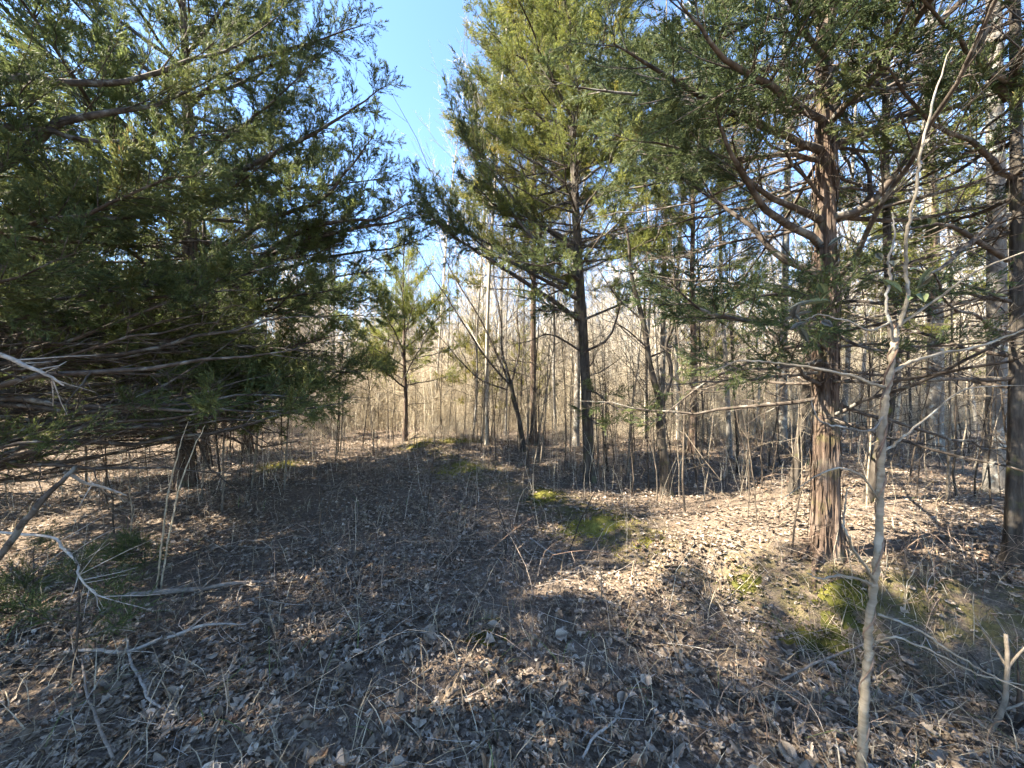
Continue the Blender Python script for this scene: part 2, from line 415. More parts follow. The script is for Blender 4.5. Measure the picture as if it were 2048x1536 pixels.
def arcs(x, y, h, lean, az, n, curl, r):
    """upright stems bending over: base x,y, height h, sideways lean in the direction az"""
    t = np.linspace(0, 1, n)[None]
    N = len(x)
    out = lean[:, None] * t ** (1.0 + curl[:, None])
    P = np.zeros((N, n, 3))
    wob = r.normal(0, 0.018, (N, n, 2)) * h[:, None, None] * (t[..., None] > 0)
    P[..., 0] = x[:, None] + np.cos(az)[:, None] * out + wob[..., 0]
    P[..., 1] = y[:, None] + np.sin(az)[:, None] * out + wob[..., 1]
    P[..., 2] = H(x, y)[:, None] - 0.01 + h[:, None] * (t - 0.45 * np.minimum(curl[:, None], 1.5) * t ** 3)
    return P
def make_grass():
    r = np.random.default_rng(8); b = MB()
    for z0, z1, dens, th in ((0.2, 2.6, 260, 0.0), (2.6, 5.0, 90, 0.0), (5, 11, 50, 0.1)):
        x, y = scatter(z0, z1, dens, r)
        m = 0.30 + 0.9 * vnoise(x * 0.8, y * 0.8, 0, 44) + 0.35 * sstep(0.2, 2.5, x) * (1 - sstep(1.6, 3.2, y)) + 0.25 * (1 - sstep(1.4, 2.2, y))
        k = r.random(len(x)) < m; x, y = x[k], y[k]; N = len(x)
        h = r.uniform(0.05, 0.26, N); lean = h * r.uniform(0.3, 1.6, N); az = r.uniform(0, 2 * PI, N)
        P = arcs(x, y, h, lean, az, 4, r.uniform(0.2, 1.4, N), r)
        D = np.stack([-np.sin(az), np.cos(az), 0 * az], -1)
        w = r.uniform(0.0009, 0.0022, (N, 1)) * np.array([1, 1, 0.8, 0.25]) * (1 + 0.12 * y[:, None])
        V = np.stack([P - D[:, None] * w[..., None], P + D[:, None] * w[..., None]], 2).reshape(N, 8, 3)
        q = np.array([(0, 1, 3, 2), (2, 3, 5, 4), (4, 5, 7, 6)])
        F = (np.arange(N)[:, None, None] * 8 + q[None]).reshape(-1, 4)
        t = np.where(r.random(N) < 0.05, 1.0, r.uniform(0, 0.9, N))
        b.add(V, F, np.repeat(t, 8))
    o = b.build('dry_grass', M['straw']); tag(o, 'thin straw coloured dead grass blades among the fallen leaves', 'grass', kind='stuff')
make_grass()

def make_stalks():
    r = np.random.default_rng(18); b = MB()
    y = np.concatenate([r.uniform(2.2, 6, 230), r.uniform(5, 12, 1500)]); x = r.uniform(-1.4, 1.4, len(y)) * y
    k = r.random(len(x)) < np.clip(.45 + 1.3 * vnoise(x * .9, y * .9, 0, 52), 0.04, 1); x, y = x[k], y[k]; N = len(x)
    h = r.uniform(.25, 1.0, N) * np.where(y < 5, .7, 1.1); P = arcs(x, y, h, h * r.uniform(0, .35, N), r.uniform(0, 2 * PI, N), 5, r.uniform(0, .6, N), r)
    V, F = tubes(P, r.uniform(.0013, .0026, (N, 1)) * np.linspace(1.2, .5, 5) * (1 + .06 * y[:, None]), 3); b.add(V, F, np.repeat(r.random(N), 15))
    o = b.build('weed_stalks', M['brush']); tag(o, 'thin upright dry weed stalks standing through the leaf litter', 'weeds', kind='stuff')
make_stalks()
def make_brambles():
    r = np.random.default_rng(9); b = MB()
    x = np.concatenate([r.normal(-1.5, 1.3, 900), r.normal(-0.9, 2.2, 700), r.uniform(0.8, 4.0, 260), r.uniform(-10, 12, 1200)])
    y = np.concatenate([r.normal(4.2, 1.0, 900), r.normal(6.5, 1.6, 700), r.uniform(1.6, 3.0, 260), r.uniform(6, 14, 1200)])
    k = (y > 1.6) & (np.abs(x) < 1.5 * y + 1) & (r.random(len(x)) < np.clip(.55 + 1.2 * vnoise(x * .8, y * .8, 0, 53), .05, 1)); x, y = x[k], y[k]; N = len(x)
    h = r.uniform(0.15, 0.62, N); lean = h * r.uniform(0.1, 1.5, N); az = r.uniform(0, 2 * PI, N)
    P = arcs(x, y, h, lean, az, 6, r.uniform(0.3, 1.8, N), r)
    R = r.uniform(0.0012, 0.0028, (N, 1)) * np.linspace(1.2, 0.45, 6) * (1 + 0.05 * y[:, None])
    V, F = tubes(P, R, 3); b.add(V, F, np.repeat(r.random(N), 18))
    # side twiglets
    i = r.integers(0, N, 2 * N); j = r.integers(2, 5, 2 * N)
    p0 = P[i, j]; d = nrm(r.normal(0, 1, (2 * N, 3)) + [0, 0, 0.5]); l = r.uniform(0.05, 0.2, (2 * N, 1))
    Q = np.stack([p0, p0 + d * l * 0.5, p0 + d * l + [0, 0, 0.01]], 1)
    V, F = tubes(Q, np.full((2 * N, 1), 0.0012) * np.array([1, .8, .4]), 3); b.add(V, F, np.repeat(r.random(2 * N), 9))
    o = b.build('bramble_thicket', M['cane']); tag(o, 'low tangle of thin reddish bramble canes across the old track', 'brambles', kind='stuff')
make_brambles()

def scatter_stuff(name, pts, rots, scales, protos, pick, mat):
    """one object that scatters a few clump meshes over points (geometry nodes)"""
    me = bpy.data.meshes.new(name); me.vertices.add(len(pts)); me.vertices.foreach_set('co', np.asarray(pts, np.float32).ravel())
    for nm, val, ty in (('rz', rots, 'FLOAT'), ('sc', scales, 'FLOAT'), ('pick', pick, 'INT')):
        a = me.attributes.new(nm, ty, 'POINT'); a.data.foreach_set('value', np.asarray(val, np.float32 if ty == 'FLOAT' else np.int32))
    o = link(name, me)
    col = bpy.data.collections.new(name + '_clumps')
    for k, pm in enumerate(protos):
        po = bpy.data.objects.new('%s_clump_%02d' % (name, k), pm); col.objects.link(po)
    ng = bpy.data.node_groups.new(name, 'GeometryNodeTree')
    ng.interface.new_socket('Geometry', in_out='INPUT', socket_type='NodeSocketGeometry'); ng.interface.new_socket('Geometry', in_out='OUTPUT', socket_type='NodeSocketGeometry')
    N = ng.nodes; gi = N.new('NodeGroupInput'); go = N.new('NodeGroupOutput')
    ci = N.new('GeometryNodeCollectionInfo'); ci.inputs['Collection'].default_value = col; ci.inputs['Separate Children'].default_value = True; ci.inputs['Reset Children'].default_value = True
    ip = N.new('GeometryNodeInstanceOnPoints'); ip.inputs['Pick Instance'].default_value = True
    def na(n, t):
        q = N.new('GeometryNodeInputNamedAttribute'); q.data_type = t; q.inputs['Name'].default_value = n; return q.outputs['Attribute']
    cx = N.new('ShaderNodeCombineXYZ'); ng.links.new(na('rz', 'FLOAT'), cx.inputs[2])
    ng.links.new(gi.outputs[0], ip.inputs['Points']); ng.links.new(ci.outputs[0], ip.inputs['Instance'])
    ng.links.new(na('pick', 'INT'), ip.inputs['Instance Index']); ng.links.new(cx.outputs[0], ip.inputs['Rotation']); ng.links.new(na('sc', 'FLOAT'), ip.inputs['Scale'])
    ng.links.new(ip.outputs[0], go.inputs[0])
    md = o.modifiers.new('scatter', 'NODES'); md.node_group = ng
    return o
def flat_arcs(x, y, h, lean, az, n, curl, r):
    P = arcs(x, y, h, lean, az, n, curl, r); P[..., 2] -= (H(x, y) - 0.0)[:, None]; return P
def clump_mesh(r, n, hmax, rad, width):
    b = MB()
    x = r.normal(0, width, n); y = r.normal(0, width, n); h = hmax * (.15 + .85 * r.uniform(0, 1, n) ** 1.4)
    P = flat_arcs(x, y, h, h * (.05 + .95 * r.uniform(0, 1, n) ** 1.6), r.uniform(0, 2 * PI, n), 5, r.uniform(0, 1.5, n), r); P[..., 2] -= .1 * (1 - np.linspace(0, 1, 5))
    V, F = tubes(P, rad * r.uniform(.6, 1.2, (n, 1)) * np.linspace(1.2, .4, 5), 3); b.add(V, F, np.repeat(r.random(n), 15))
    m = 8 * n; i = r.integers(0, n, m); j = r.integers(1, 5, m); p0 = P[i, j]
    d = nrm(r.normal(0, 1, (m, 3)) + [0, 0, .6]); l = r.uniform(.15, .55, (m, 1)) * hmax * .42
    Q = np.stack([p0, p0 + d * l * .5 + r.normal(0, .02, (m, 3)), p0 + d * l], 1)
    V, F = tubes(Q, rad * .55 * np.ones((m, 1)) * np.array([1, .8, .4]), 3); b.add(V, F, np.repeat(r.random(m), 9))
    return b.mesh('brush_clump', M['brush'])
def make_far_brush():
    r = np.random.default_rng(10)
    pro = [clump_mesh(r, 22, 1.15, .0032, .4) for _ in range(4)] + [clump_mesh(r, 15, 2.6, .0055, .8) for _ in range(4)] + [clump_mesh(r, 15, 5.2, .0095, 1.2) for _ in range(4)]
    pts, rz, s_, pk = [], [], [], []
    for z0, z1, n, a, b in ((9.8, 16, 560, 0, 4), (11.5, 21, 1000, 4, 8), (12.5, 40, 3000, 8, 12)):
        y = r.uniform(z0, z1, n); x = r.uniform(-1.5, 1.5, n) * y
        k = (x > -.45 * y) | (r.random(n) < .25); k &= ~((np.abs(x / y + .33) < .1) & (y < 12.5)); x, y = x[k], y[k]
        pts.append(np.stack([x, y, H(x, y)], -1)); rz.append(r.uniform(0, 6.28, len(x))); s_.append((.45 + .35 * np.clip(1 + 1.3 * vnoise(x * .25, y * .25, 0, 77), 0, 2)) * r.uniform(.6, 1.3, len(x))); pk.append(r.integers(a, b, len(x)))
    o = scatter_stuff('background_brush', np.concatenate(pts), np.concatenate(rz), np.concatenate(s_), pro, np.concatenate(pk), M['brush'])
    tag(o, 'sunlit tan thicket of dry brush behind the clearing', 'brush', kind='stuff')
make_far_brush()

# ------------------------------------------------------------------ cedar branches
def rot_about(v, axis, ang):
    c, s = np.cos(ang)[..., None], np.sin(ang)[..., None]
    return v * c + np.cross(axis, v) * s + axis * (axis * v).sum(-1, keepdims=True) * (1 - c)
def branch_geo(path, r0, r, live=0.35, sec_per_m=11, sec_len=0.85, dens=1.0, tip=0.25, up=0.15, bare_twigs=1.0, bl=1.0, tmean=0.42):
    """one limb: woody mesh (axis, side twigs) and foliage mesh (many small scale-leaf sprays). live = where along it foliage starts (>1: dead)"""
    path = np.asarray(path, float)
    n = len(path); seg = np.linalg.norm(np.diff(path, axis=0), axis=1); L = seg.sum()
    wood, fol = MB(), MB()
    tt = np.linspace(0, 1, n)
    V, F = tubes(path[None], (r0 * (1 - tt) ** 0.8 + 0.0025)[None], 6); wood.add(V, F, 0.4)
    ns = max(6, int(L * sec_per_m))
    t = np.sort(r.uniform(0.06, 0.99, ns)); t[-3:] = (0.95, 0.98, 0.995)
    keep = (t > live) | (r.random(ns) < 0.75 * bare_twigs); t = t[keep]; ns = len(t)
    cum = np.concatenate([[0], np.cumsum(seg)]) / L
    base = np.stack([np.interp(t, cum, path[:, i]) for i in range(3)], -1)
    T = nrm(np.gradient(path, axis=0)); T = nrm(np.stack([np.interp(t, cum, T[:, i]) for i in range(3)], -1))
    side = nrm(np.cross(T, np.array([0, 0, 1.0]))) * np.where(np.arange(ns) % 2, 1, -1)[:, None]
    side = nrm(side + np.array([0, 0, 1.0]) * r.normal(0.25, 0.55, (ns, 1)))
    ang = r.uniform(0.45, 1.05, ns)
    D = nrm(T * np.cos(ang)[:, None] + side * np.sin(ang)[:, None])
    sl = (sec_len * np.minimum(1, L / 2.0) * (1 - t) ** 0.65 * r.uniform(0.45, 1.1, ns) + tip * r.uniform(0.6, 1.2, ns))
    dead = t < live
    sl = np.where(dead, sl * 0.75, sl)
    s = np.linspace(0, 1, 6)
    droop = np.where(dead, r.normal(0.0, 0.12, ns), r.normal(up, 0.15, ns))
    S = base[:, None] + D[:, None] * (s[None, :, None] * sl[:, None, None])
    S[..., 2] += droop[:, None] * sl[:, None] * s ** 2
    S += r.normal(0, 0.018, S.shape) * (s[None, :, None] * sl[:, None, None])
    V, F = tubes(S, (0.0022 + 0.006 * np.minimum(1, sl / 0.9))[:, None] * (1.05 - 0.8 * s)[None], 3); wood.add(V, F, np.repeat(r.uniform(0, 1, ns), 18))
    # tertiary stems
    def sub(Sx, lx, per_m, lmin, lmax, a0, a1):
        cnt = np.maximum(2, (lx * per_m).astype(int)); idx = np.repeat(np.arange(len(Sx)), cnt)
        f = r.uniform(0.12, 1.0, len(idx)); g = f * 5; i0 = np.minimum(g.astype(int), 4); fr = (g - i0)[:, None]
        p = Sx[idx, i0] * (1 - fr) + Sx[idx, i0 + 1] * fr
        tg = nrm(Sx[idx, i0 + 1] - Sx[idx, i0])
        per = nrm(np.cross(tg, nrm(r.normal(size=tg.shape) + [0, 0, 0.4])))
        an = r.uniform(a0, a1, len(idx))[:, None]
        d = nrm(tg * np.cos(an) + per * np.sin(an))
        l = r.uniform(lmin, lmax, len(idx)) * (1.15 - 0.6 * f)
        return p, d, l, idx
    if dead.any():
        p, d, l, _ = sub(S[dead], sl[dead], 9, 0.08, 0.32, 0.5, 1.1)
        Q = np.stack([p, p + d * l[:, None] * .5 + r.normal(0, .01, p.shape), p + d * l[:, None]], 1)
        V, F = tubes(Q, np.full((len(p), 1), .0016) * np.array([1, .8, .45]), 3); wood.add(V, F, np.repeat(r.uniform(0.2, 1, len(p)), 9))
    lv = ~dead
    if lv.any():
        p, d, l, idx = sub(S[lv], sl[lv], 34 * dens, 0.08, 0.25, 0.35, 1.0)
        tint_s = np.clip(r.normal(tmean, 0.15, lv.sum()), 0, 0.93)[idx]
        Q = np.stack([p, p + d * l[:, None]], 1)
        V, F = tubes(Q, np.full((len(p), 1), .0014) * np.array([1, .5]), 3); fol.add(V, F, np.repeat(np.clip(tint_s - .25, 0, 1), 6))
        nb = 19
        f = np.linspace(0.08, 1, nb)[None] + r.normal(0, 0.03, (len(p), nb))
        bp = (p[:, None] + d[:, None] * (l[:, None, None] * f[..., None])).reshape(-1, 3)
        dd = np.repeat(d, nb, 0)
        bd = nrm(dd + 0.58 * nrm(r.normal(size=dd.shape)))
        m = len(bp)
        ll = r.uniform(0.030, 0.066, m) * bl * (1.15 - 0.45 * np.clip(f.ravel(), 0, 1)); ww = r.uniform(0.0055, 0.0100, m) * bl
        V, F = blades(bp, bd, ll, ww, r)
        fol.add(V, F, np.repeat(np.clip(np.repeat(tint_s, nb) + r.normal(0, 0.12, m), 0, 1), 4))
    return wood, fol

def proto_path(L, rise, tipup, r, n=12):
    t = np.linspace(0, 1, n)
    x = t * L; z = L * (rise * t + tipup * t ** 2.5); y = np.cumsum(r.normal(0, 0.012 * L, n)); z = z + np.cumsum(r.normal(0, 0.008 * L, n))
    y -= y[0]; z -= z[0]
    return np.stack([x, y, z], -1)
PROTO = {'live': [], 'half': [], 'dead': [], 'sprig': []}
def make_protos():
    r = np.random.default_rng(21)
    for i in range(9):
        w, f = branch_geo(proto_path(2.6, r.uniform(-.05, .12), r.uniform(0.0, .22), r), 0.030, r, live=r.uniform(.16, .3), sec_per_m=14, sec_len=0.9, dens=1.35)
        PROTO['live'].append((w.mesh('branch', M['limb']), f.mesh('foliage', M['foliage'], False)))
    rs = np.random.default_rng(22)
    for i in range(4):
        w, f = branch_geo(proto_path(.35, rs.uniform(-.05, .15), .1, rs), .004, rs, live=.12, sec_per_m=48, sec_len=.75, tip=.05, dens=1.3, bl=.42)
        PROTO['sprig'].append((w.mesh('branch', M['limb']), f.mesh('foliage', M['foliage'], False)))
    for i in range(6):
        w, f = branch_geo(proto_path(2.6, r.uniform(-.15, .1), r.uniform(0.0, .2), r), 0.026, r, live=r.uniform(.5, .68), sec_per_m=12, sec_len=0.85, dens=1.25)
        PROTO['half'].append((w.mesh('branch', M['limb']), f.mesh('foliage', M['foliage'], False)))
    for i in range(7):
        w, f = branch_geo(proto_path(2.6, r.uniform(-.2, .15), r.uniform(-.1, .12), r), 0.020, r, live=2.0, sec_per_m=9, sec_len=0.85)
        PROTO['dead'].append((w.mesh('branch', M['limb']), None))
make_protos()

def trunk_geo(path, rad, sides, r, flare=0.6, flute=0.12, rough=0.06, n=60, lobes=5, flare_h=0.25):
    P = spline(path, n); t = np.linspace(0, 1, n)
    zz = P[:, 2] - P[0, 2]
    R = np.interp(t, np.linspace(0, 1, len(rad)), rad) * (1 + flare * np.exp(-np.maximum(zz, 0) / flare_h))
    a = np.arange(sides) * 2 * PI / sides
    ph = r.uniform(0, 6.28)
    A, Zz = np.meshgrid(a, zz)
    lob = flute * (0.45 + 1.3 * np.exp(-np.maximum(Zz, 0) / (flare_h * 1.6))) * np.cos(lobes * A + ph + 0.35 * Zz + 0.8 * vnoise(np.cos(A) * 1.2, np.sin(A) * 1.2, Zz * 0.9, 61))
    ridge = rough * vnoise(np.cos(A) * 5.5 + 7, np.sin(A) * 5.5, Zz * 2.2, 62) + 0.7 * rough * vnoise(np.cos(A) * 13, np.sin(A) * 13 + 3, Zz * 3.0, 63) + 0.55 * rough * vnoise(np.cos(A) * 27, np.sin(A) * 27 + 3, Zz * 5.0, 64)
    RR = R[:, None] * (1 + lob + ridge)
    V = np.stack([P[:, 0, None] + np.cos(A) * RR, P[:, 1, None] + np.sin(A) * RR, np.broadcast_to(P[:, 2, None], A.shape)], -1)
    i = np.arange(n - 1)[:, None] * sides; j = np.arange(sides)[None]; j2 = (j + 1) % sides
    F = np.stack([i + j, i + j2, i + sides + j2, i + sides + j], -1).reshape(-1, 4)
    b = MB(); b.add(V, F, 0.5)
    return b, P, R

def put_branch(root, kind, loc, az, pitch, length, r, color, roll=None):
    w, f = PROTO[kind][r.integers(len(PROTO[kind]))]
    o = link('branch', w, root)
    s = length / (.35 if kind == 'sprig' else 2.6)
    o.location = loc
    q = Quaternion((0, 0, 1), az) @ Quaternion((0, 1, 0), -pitch) @ Quaternion((1, 0, 0), r.normal(0, 0.35) if roll is None else roll)
    o.rotation_mode = 'QUATERNION'; o.rotation_quaternion = q
    o.scale = (s, s * r.choice((-1, 1)) if False else s, s)
    if f is not None:
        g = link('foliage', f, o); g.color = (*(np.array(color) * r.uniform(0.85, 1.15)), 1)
    return o
def cedar(label, base, height, r0, seed, group='red cedars around the clearing', lean=(0, 0), clear=1.2, live_from=2.0, spread=2.4, n=44, top_spread=0.5, color=(1, 1, 1),
          sides=20, dead_n=10, pitch=(0.05, 0.75), az_skip=None, lobes=5, flare=0.55, shape=1.0, mat='cedar', dead_len=0.75, trunk_n=50, az_bias=None):
    r = np.random.default_rng(seed)
    base = np.asarray(base, float)
    root = empty('cedar_tree', base); tag(root, label, 'tree', group)
    k = 6; tz = np.linspace(0, 1, k)
    path = np.stack([lean[0] * tz + r.normal(0, .03, k) * (tz > 0), lean[1] * tz + r.normal(0, .03, k) * (tz > 0), tz * height - 0.08 * (tz == 0)], -1)
    b, P, R = trunk_geo(path, [r0, r0 * .86, r0 * .7, r0 * .5, r0 * .28, 0.012], sides, r, flare=flare, n=trunk_n, lobes=lobes)
    b.build('trunk', M[mat], root)
    def at(h):
        i = np.interp(h, P[:, 2], np.arange(len(P)))
        return np.array([np.interp(i, np.arange(len(P)), P[:, c]) for c in range(3)])
    ga = r.uniform(0, 6.28)
    for i in range(n):
        u = (i + r.uniform(0, .9)) / n
        h = live_from + (height - live_from) * (u ** 1.08) * 0.985
        az = ga + i * 2.39996 + r.normal(0, .2)
        if az_bias is not None and r.random() < 0.5: az = az_bias + r.normal(0, 0.7)
        ln = (spread * (1 - u ** 1.6 * shape) * min(1.0, 0.8 + 1.2 * u) + top_spread * u * (1 - u * .55)) * r.uniform(0.72, 1.12)
        pt = pitch[0] + (pitch[1] - pitch[0]) * u + r.normal(0, .1)
        kind = 'live' if u > 0.25 or r.random() < 0.4 else 'half'
        put_branch(root, kind, at(h), az, pt, max(ln, 0.35), r, color)
    for i in range(dead_n):
        h = r.uniform(clear, live_from + 0.3 * (height - live_from))
        az = r.uniform(0, 6.28)
        put_branch(root, 'dead', at(h), az, r.normal(0.05, .2), spread * dead_len * r.uniform(0.5, 1.0), r, color)
    return root, at
def limb(root, pts, r0, r, color=(1, 1, 1), **kw):
    """a limb with its own course; pts in world space"""
    base = np.array(root.location)
    L = np.linalg.norm(np.diff(np.asarray(pts, float), axis=0), axis=1).sum()
    p = spline(pts, max(8, int(L * 6))) - base
    p[1:] += np.cumsum(r.normal(0, 0.006, (len(p) - 1, 3)), 0)
    w, f = branch_geo(p, r0, r, **kw)
    o = w.build('branch', M['limb'], root)
    if f.n:
        g = f.build('foliage', M['foliage'], o, smooth=False); g.color = (*color, 1)
    return o
def px_limb(root, pp, r0, r, color=(1, 1, 1), **kw):
    return limb(root, [ray(*q) for q in pp], r0, r, color, **kw)

# ------------------------------------------------------------------ the named cedars
rA = np.random.default_rng(101)
A_base = gnd(1652, 1112)
cedA, atA = cedar('large red barked cedar with fluted trunk standing in the sun patch', A_base, 8.6, 0.088, 31, clear=1.0, live_from=3.1, spread=2.3, n=58, color=(.8, .88, .85),
                  sides=150, trunk_n=240, dead_n=44, pitch=(0.12, 0.8), lobes=4, flare=0.30, dead_len=1.0)
za = float(A_base[1])
for pp, r0, kw in (
    ([(1640, 440, za), (1600, 424, za - .1), (1519, 390, za - .3), (1484, 352, za - .4), (1460, 280, za - .5)], .028, dict(live=.55)),
    ([(1640, 500, za), (1628, 480, za), (1540, 432, za - .3), (1495, 371, za - .5), (1448, 300, za - .7), (1425, 220, za - .8)], .034, dict(live=.5)),
    ([(1640, 550, za), (1554, 508, za + .1), (1500, 450, za + .2), (1400, 380, za + .4), (1280, 300, za + .6)], .030, dict(live=.5)),
    ([(1640, 300, za), (1573, 277, za - .2), (1456, 230, za - .5), (1330, 160, za - .8), (1230, 90, za - 1.0)], .030, dict(live=.4)),
    ([(1655, 436, za), (1722, 422, za - .1), (1769, 375, za - .2), (1808, 324, za - .2), (1839, 270, za - .3), (1862, 168, za - .3)], .030, dict(live=.45)),
    ([(1655, 440, za), (1735, 418, za + .1), (1742, 350, za + .15), (1730, 320, za + .15), (1700, 280, za + .2), (1690, 200, za + .2)], .022, dict(live=.6)),
    ([(1655, 434, za), (1808, 440, za + .1), (1930, 420, za + .1), (2060, 398, za)], .018, dict(live=.7)),
    ([(1655, 294, za), (1747, 262, za - .1), (1847, 219, za - .2), (1960, 160, za - .3), (2060, 112, za - .4)], .024, dict(live=.5)),
    ([(1645, 690, za), (1560, 700, za - .2), (1480, 735, za - .3), (1400, 770, za - .3), (1325, 830, za - .3)], .016, dict(live=.45, sec_len=.5, dens=.7)),
    ([(1645, 650, za), (1570, 650, za - .4), (1480, 640, za - .7), (1400, 620, za - .8), (1335, 560, za - .9)], .017, dict(live=.45, sec_len=.55)),
    ([(1645, 600, za), (1560, 590, za - .3), (1500, 600, za - .5), (1430, 640, za - .6)], .014, dict(live=.3, sec_len=.5)),
    ([(1645, 720, za), (1590, 735, za - .4), (1530, 745, za - .6), (1450, 750, za - .7)], .013, dict(live=.3, sec_len=.45)),
    ([(1655, 610, za), (1720, 600, za - .4), (1790, 610, za - .6), (1880, 590, za - .7)], .013, dict(live=.4, sec_len=.5)),
    ([(1650, 640, za), (1620, 640, za - .5), (1590, 660, za - .8)], .011, dict(live=.2, sec_len=.4)),
    ([(1650, 560, za), (1660, 545, za - .3), (1650, 560, za - .6), (1640, 600, za - .8)], .012, dict(live=.2, sec_len=.4)),
    ([(1655, 660, za), (1720, 690, za - .2), (1790, 700, za - .3), (1860, 690, za - .3)], .012, dict(live=.3, sec_len=.4)),
    ([(1645, 773, za), (1600, 752, za - .1), (1560, 690, za - .1), (1500, 640, za)], .015, dict(live=2)),
    ([(1645, 240, za), (1560, 190, za - .7), (1450, 120, za - 1.1), (1350, 20, za - 1.3)], .026, dict(live=.35)),
    ([(1650, 160, za), (1640, 120, za - .6), (1600, 60, za - 1.0), (1560, -30, za - 1.3)], .024, dict(live=.3)),
    ([(1655, 180, za), (1740, 130, za - .5), (1800, 60, za - .8), (1850, -30, za - 1.0)], .024, dict(live=.35)),
):
    px_limb(cedA, pp, r0, rA, (.72, .82, .8), bl=.72, **{'dens': 1.45, **kw})

def loose_bark(root, at, r0, h1, n, r):
    """shreddy vertical strips peeling off the trunk"""
    b = MB()
    for i in range(n):
        h = h1 * r.random() ** 1.2 + .05; a = r.uniform(0, 6.28); L = r.uniform(.08, .34); w = r.uniform(.003, .010)
        k = 5; t = np.linspace(0, 1, k); c = np.array([at(h + L * q) for q in t]); rad = r0 * (1.06 - .1 * (h + L * t) / 2) * (1 + .5 * np.exp(-(h + L * t) / .25)) + .004 + r.uniform(.004, .022) * (t if r.random() < .5 else 1 - t) ** 2
        aa = a + np.cumsum(r.normal(0, .02, k)); d = np.stack([np.cos(aa), np.sin(aa), 0 * aa], -1); q = np.stack([-np.sin(aa), np.cos(aa), 0 * aa], -1)
        ww = w * np.array([.4, 1, 1, .8, .3])
        P = c + d * rad[:, None]
        V = np.stack([P - q * ww[:, None], P + q * ww[:, None]], 1).reshape(-1, 3); F = np.array([(2 * j, 2 * j + 1, 2 * j + 3, 2 * j + 2) for j in range(k - 1)])
        b.add(V, F, .5)
    b.build('loose_bark', M['cedar'], root)['kind'] = 'stuff'
def roots(root, n, r0, r):
    base = np.array(root.location)
    for i in range(n):
        a = i * 6.28 / n + r.normal(0, .3); L = r.uniform(.25, .5); t = np.linspace(0, 1, 5)
        P = np.stack([np.cos(a + .3 * t) * (r0 * .6 + L * t), np.sin(a + .3 * t) * (r0 * .6 + L * t), 0 * t], -1)
        P[:, 2] = H(P[:, 0] + base[0], P[:, 1] + base[1]) - base[2] + np.interp(t, [0, .3, 1], [.09, .015, -.03])
        b = MB(); V, F = tubes(spline(P, 12)[None], (r0 * .26 * (1 - .75 * np.linspace(0, 1, 12)))[None], 8); b.add(V, F, .5); b.build('root', M['cedar'], root)
loose_bark(cedA, atA, .089, 3.6, 420, rA); roots(cedA, 5, .11, rA)
rB = np.random.default_rng(102)
B_base = gnd(1180, 962)
zb = float(B_base[1])
cedB, atB = cedar('dark straight cedar left of the forked mossy tree with sunlit crown', B_base, 10.5, 0.086, 32, lean=(-0.55, 0.15), clear=1.5, live_from=3.3, spread=2.1, n=96, color=(1.6, 1.55, 1.0),  # crown tint brighter and yellower, standing in for sunlight on it
                  sides=36, trunk_n=90, dead_n=16, pitch=(0.1, 0.75), lobes=4, dead_len=0.95, mat='dark')
for pp, r0, kw in (
    ([(1158, 640, zb), (1065, 573, zb - .2), (996, 528, zb - .4), (937, 491, zb - .5), (870, 440, zb - .6), (830, 360, zb - .7)], .035, dict(live=.55)),
    ([(1158, 600, zb), (1060, 545, zb - .3), (960, 490, zb - .6), (880, 400, zb - .8)], .03, dict(live=.5)),
    ([(1156, 560, zb), (1060, 470, zb - .1), (990, 380, zb - .2), (940, 300, zb - .2), (900, 200, zb - .2)], .03, dict(live=.45)),
    ([(1156, 580, zb), (1040, 520, zb + .3), (950, 480, zb + .5), (880, 450, zb + .6), (820, 430, zb + .7)], .028, dict(live=.5)),
    ([(1150, 500, zb), (1020, 390, zb + .3), (950, 280, zb + .4), (930, 150, zb + .5)], .03, dict(live=.4)),
    ([(1160, 640, zb), (1120, 620, zb - .6), (1090, 620, zb - 1.0), (1060, 600, zb - 1.2)], .016, dict(live=.3, sec_len=.5)),
    ([(1158, 560, zb), (1120, 530, zb - .7), (1080, 530, zb - 1.1), (1020, 520, zb - 1.3)], .018, dict(live=.3, sec_len=.55)),
    ([(1166, 705, zb), (1215, 678, zb - .2), (1238, 614, zb - .3), (1260, 540, zb - .4)], .022, dict(live=.5, sec_len=.5)),
    ([(1162, 703, zb), (1101, 665, zb - .2), (1060, 680, zb - .2), (1014, 687, zb - .3)], .016, dict(live=2)),
    ([(1172, 780, zb), (1200, 790, zb - .5), (1230, 815, zb - .8), (1285, 820, zb - .9)], .012, dict(live=.25, sec_len=.4)),
    ([(1172, 830, zb), (1195, 845, zb - .5), (1215, 850, zb - .8)], .010, dict(live=.2, sec_len=.35)),
    ([(1166, 640, zb), (1280, 600, zb - .1), (1370, 620, zb - .3), (1460, 610, zb - .5)], .02, dict(live=.5, sec_len=.5)),
):
    px_limb(cedB, pp, r0, rB, (.95, 1.0, .9), **{'dens': 1.2, **kw})

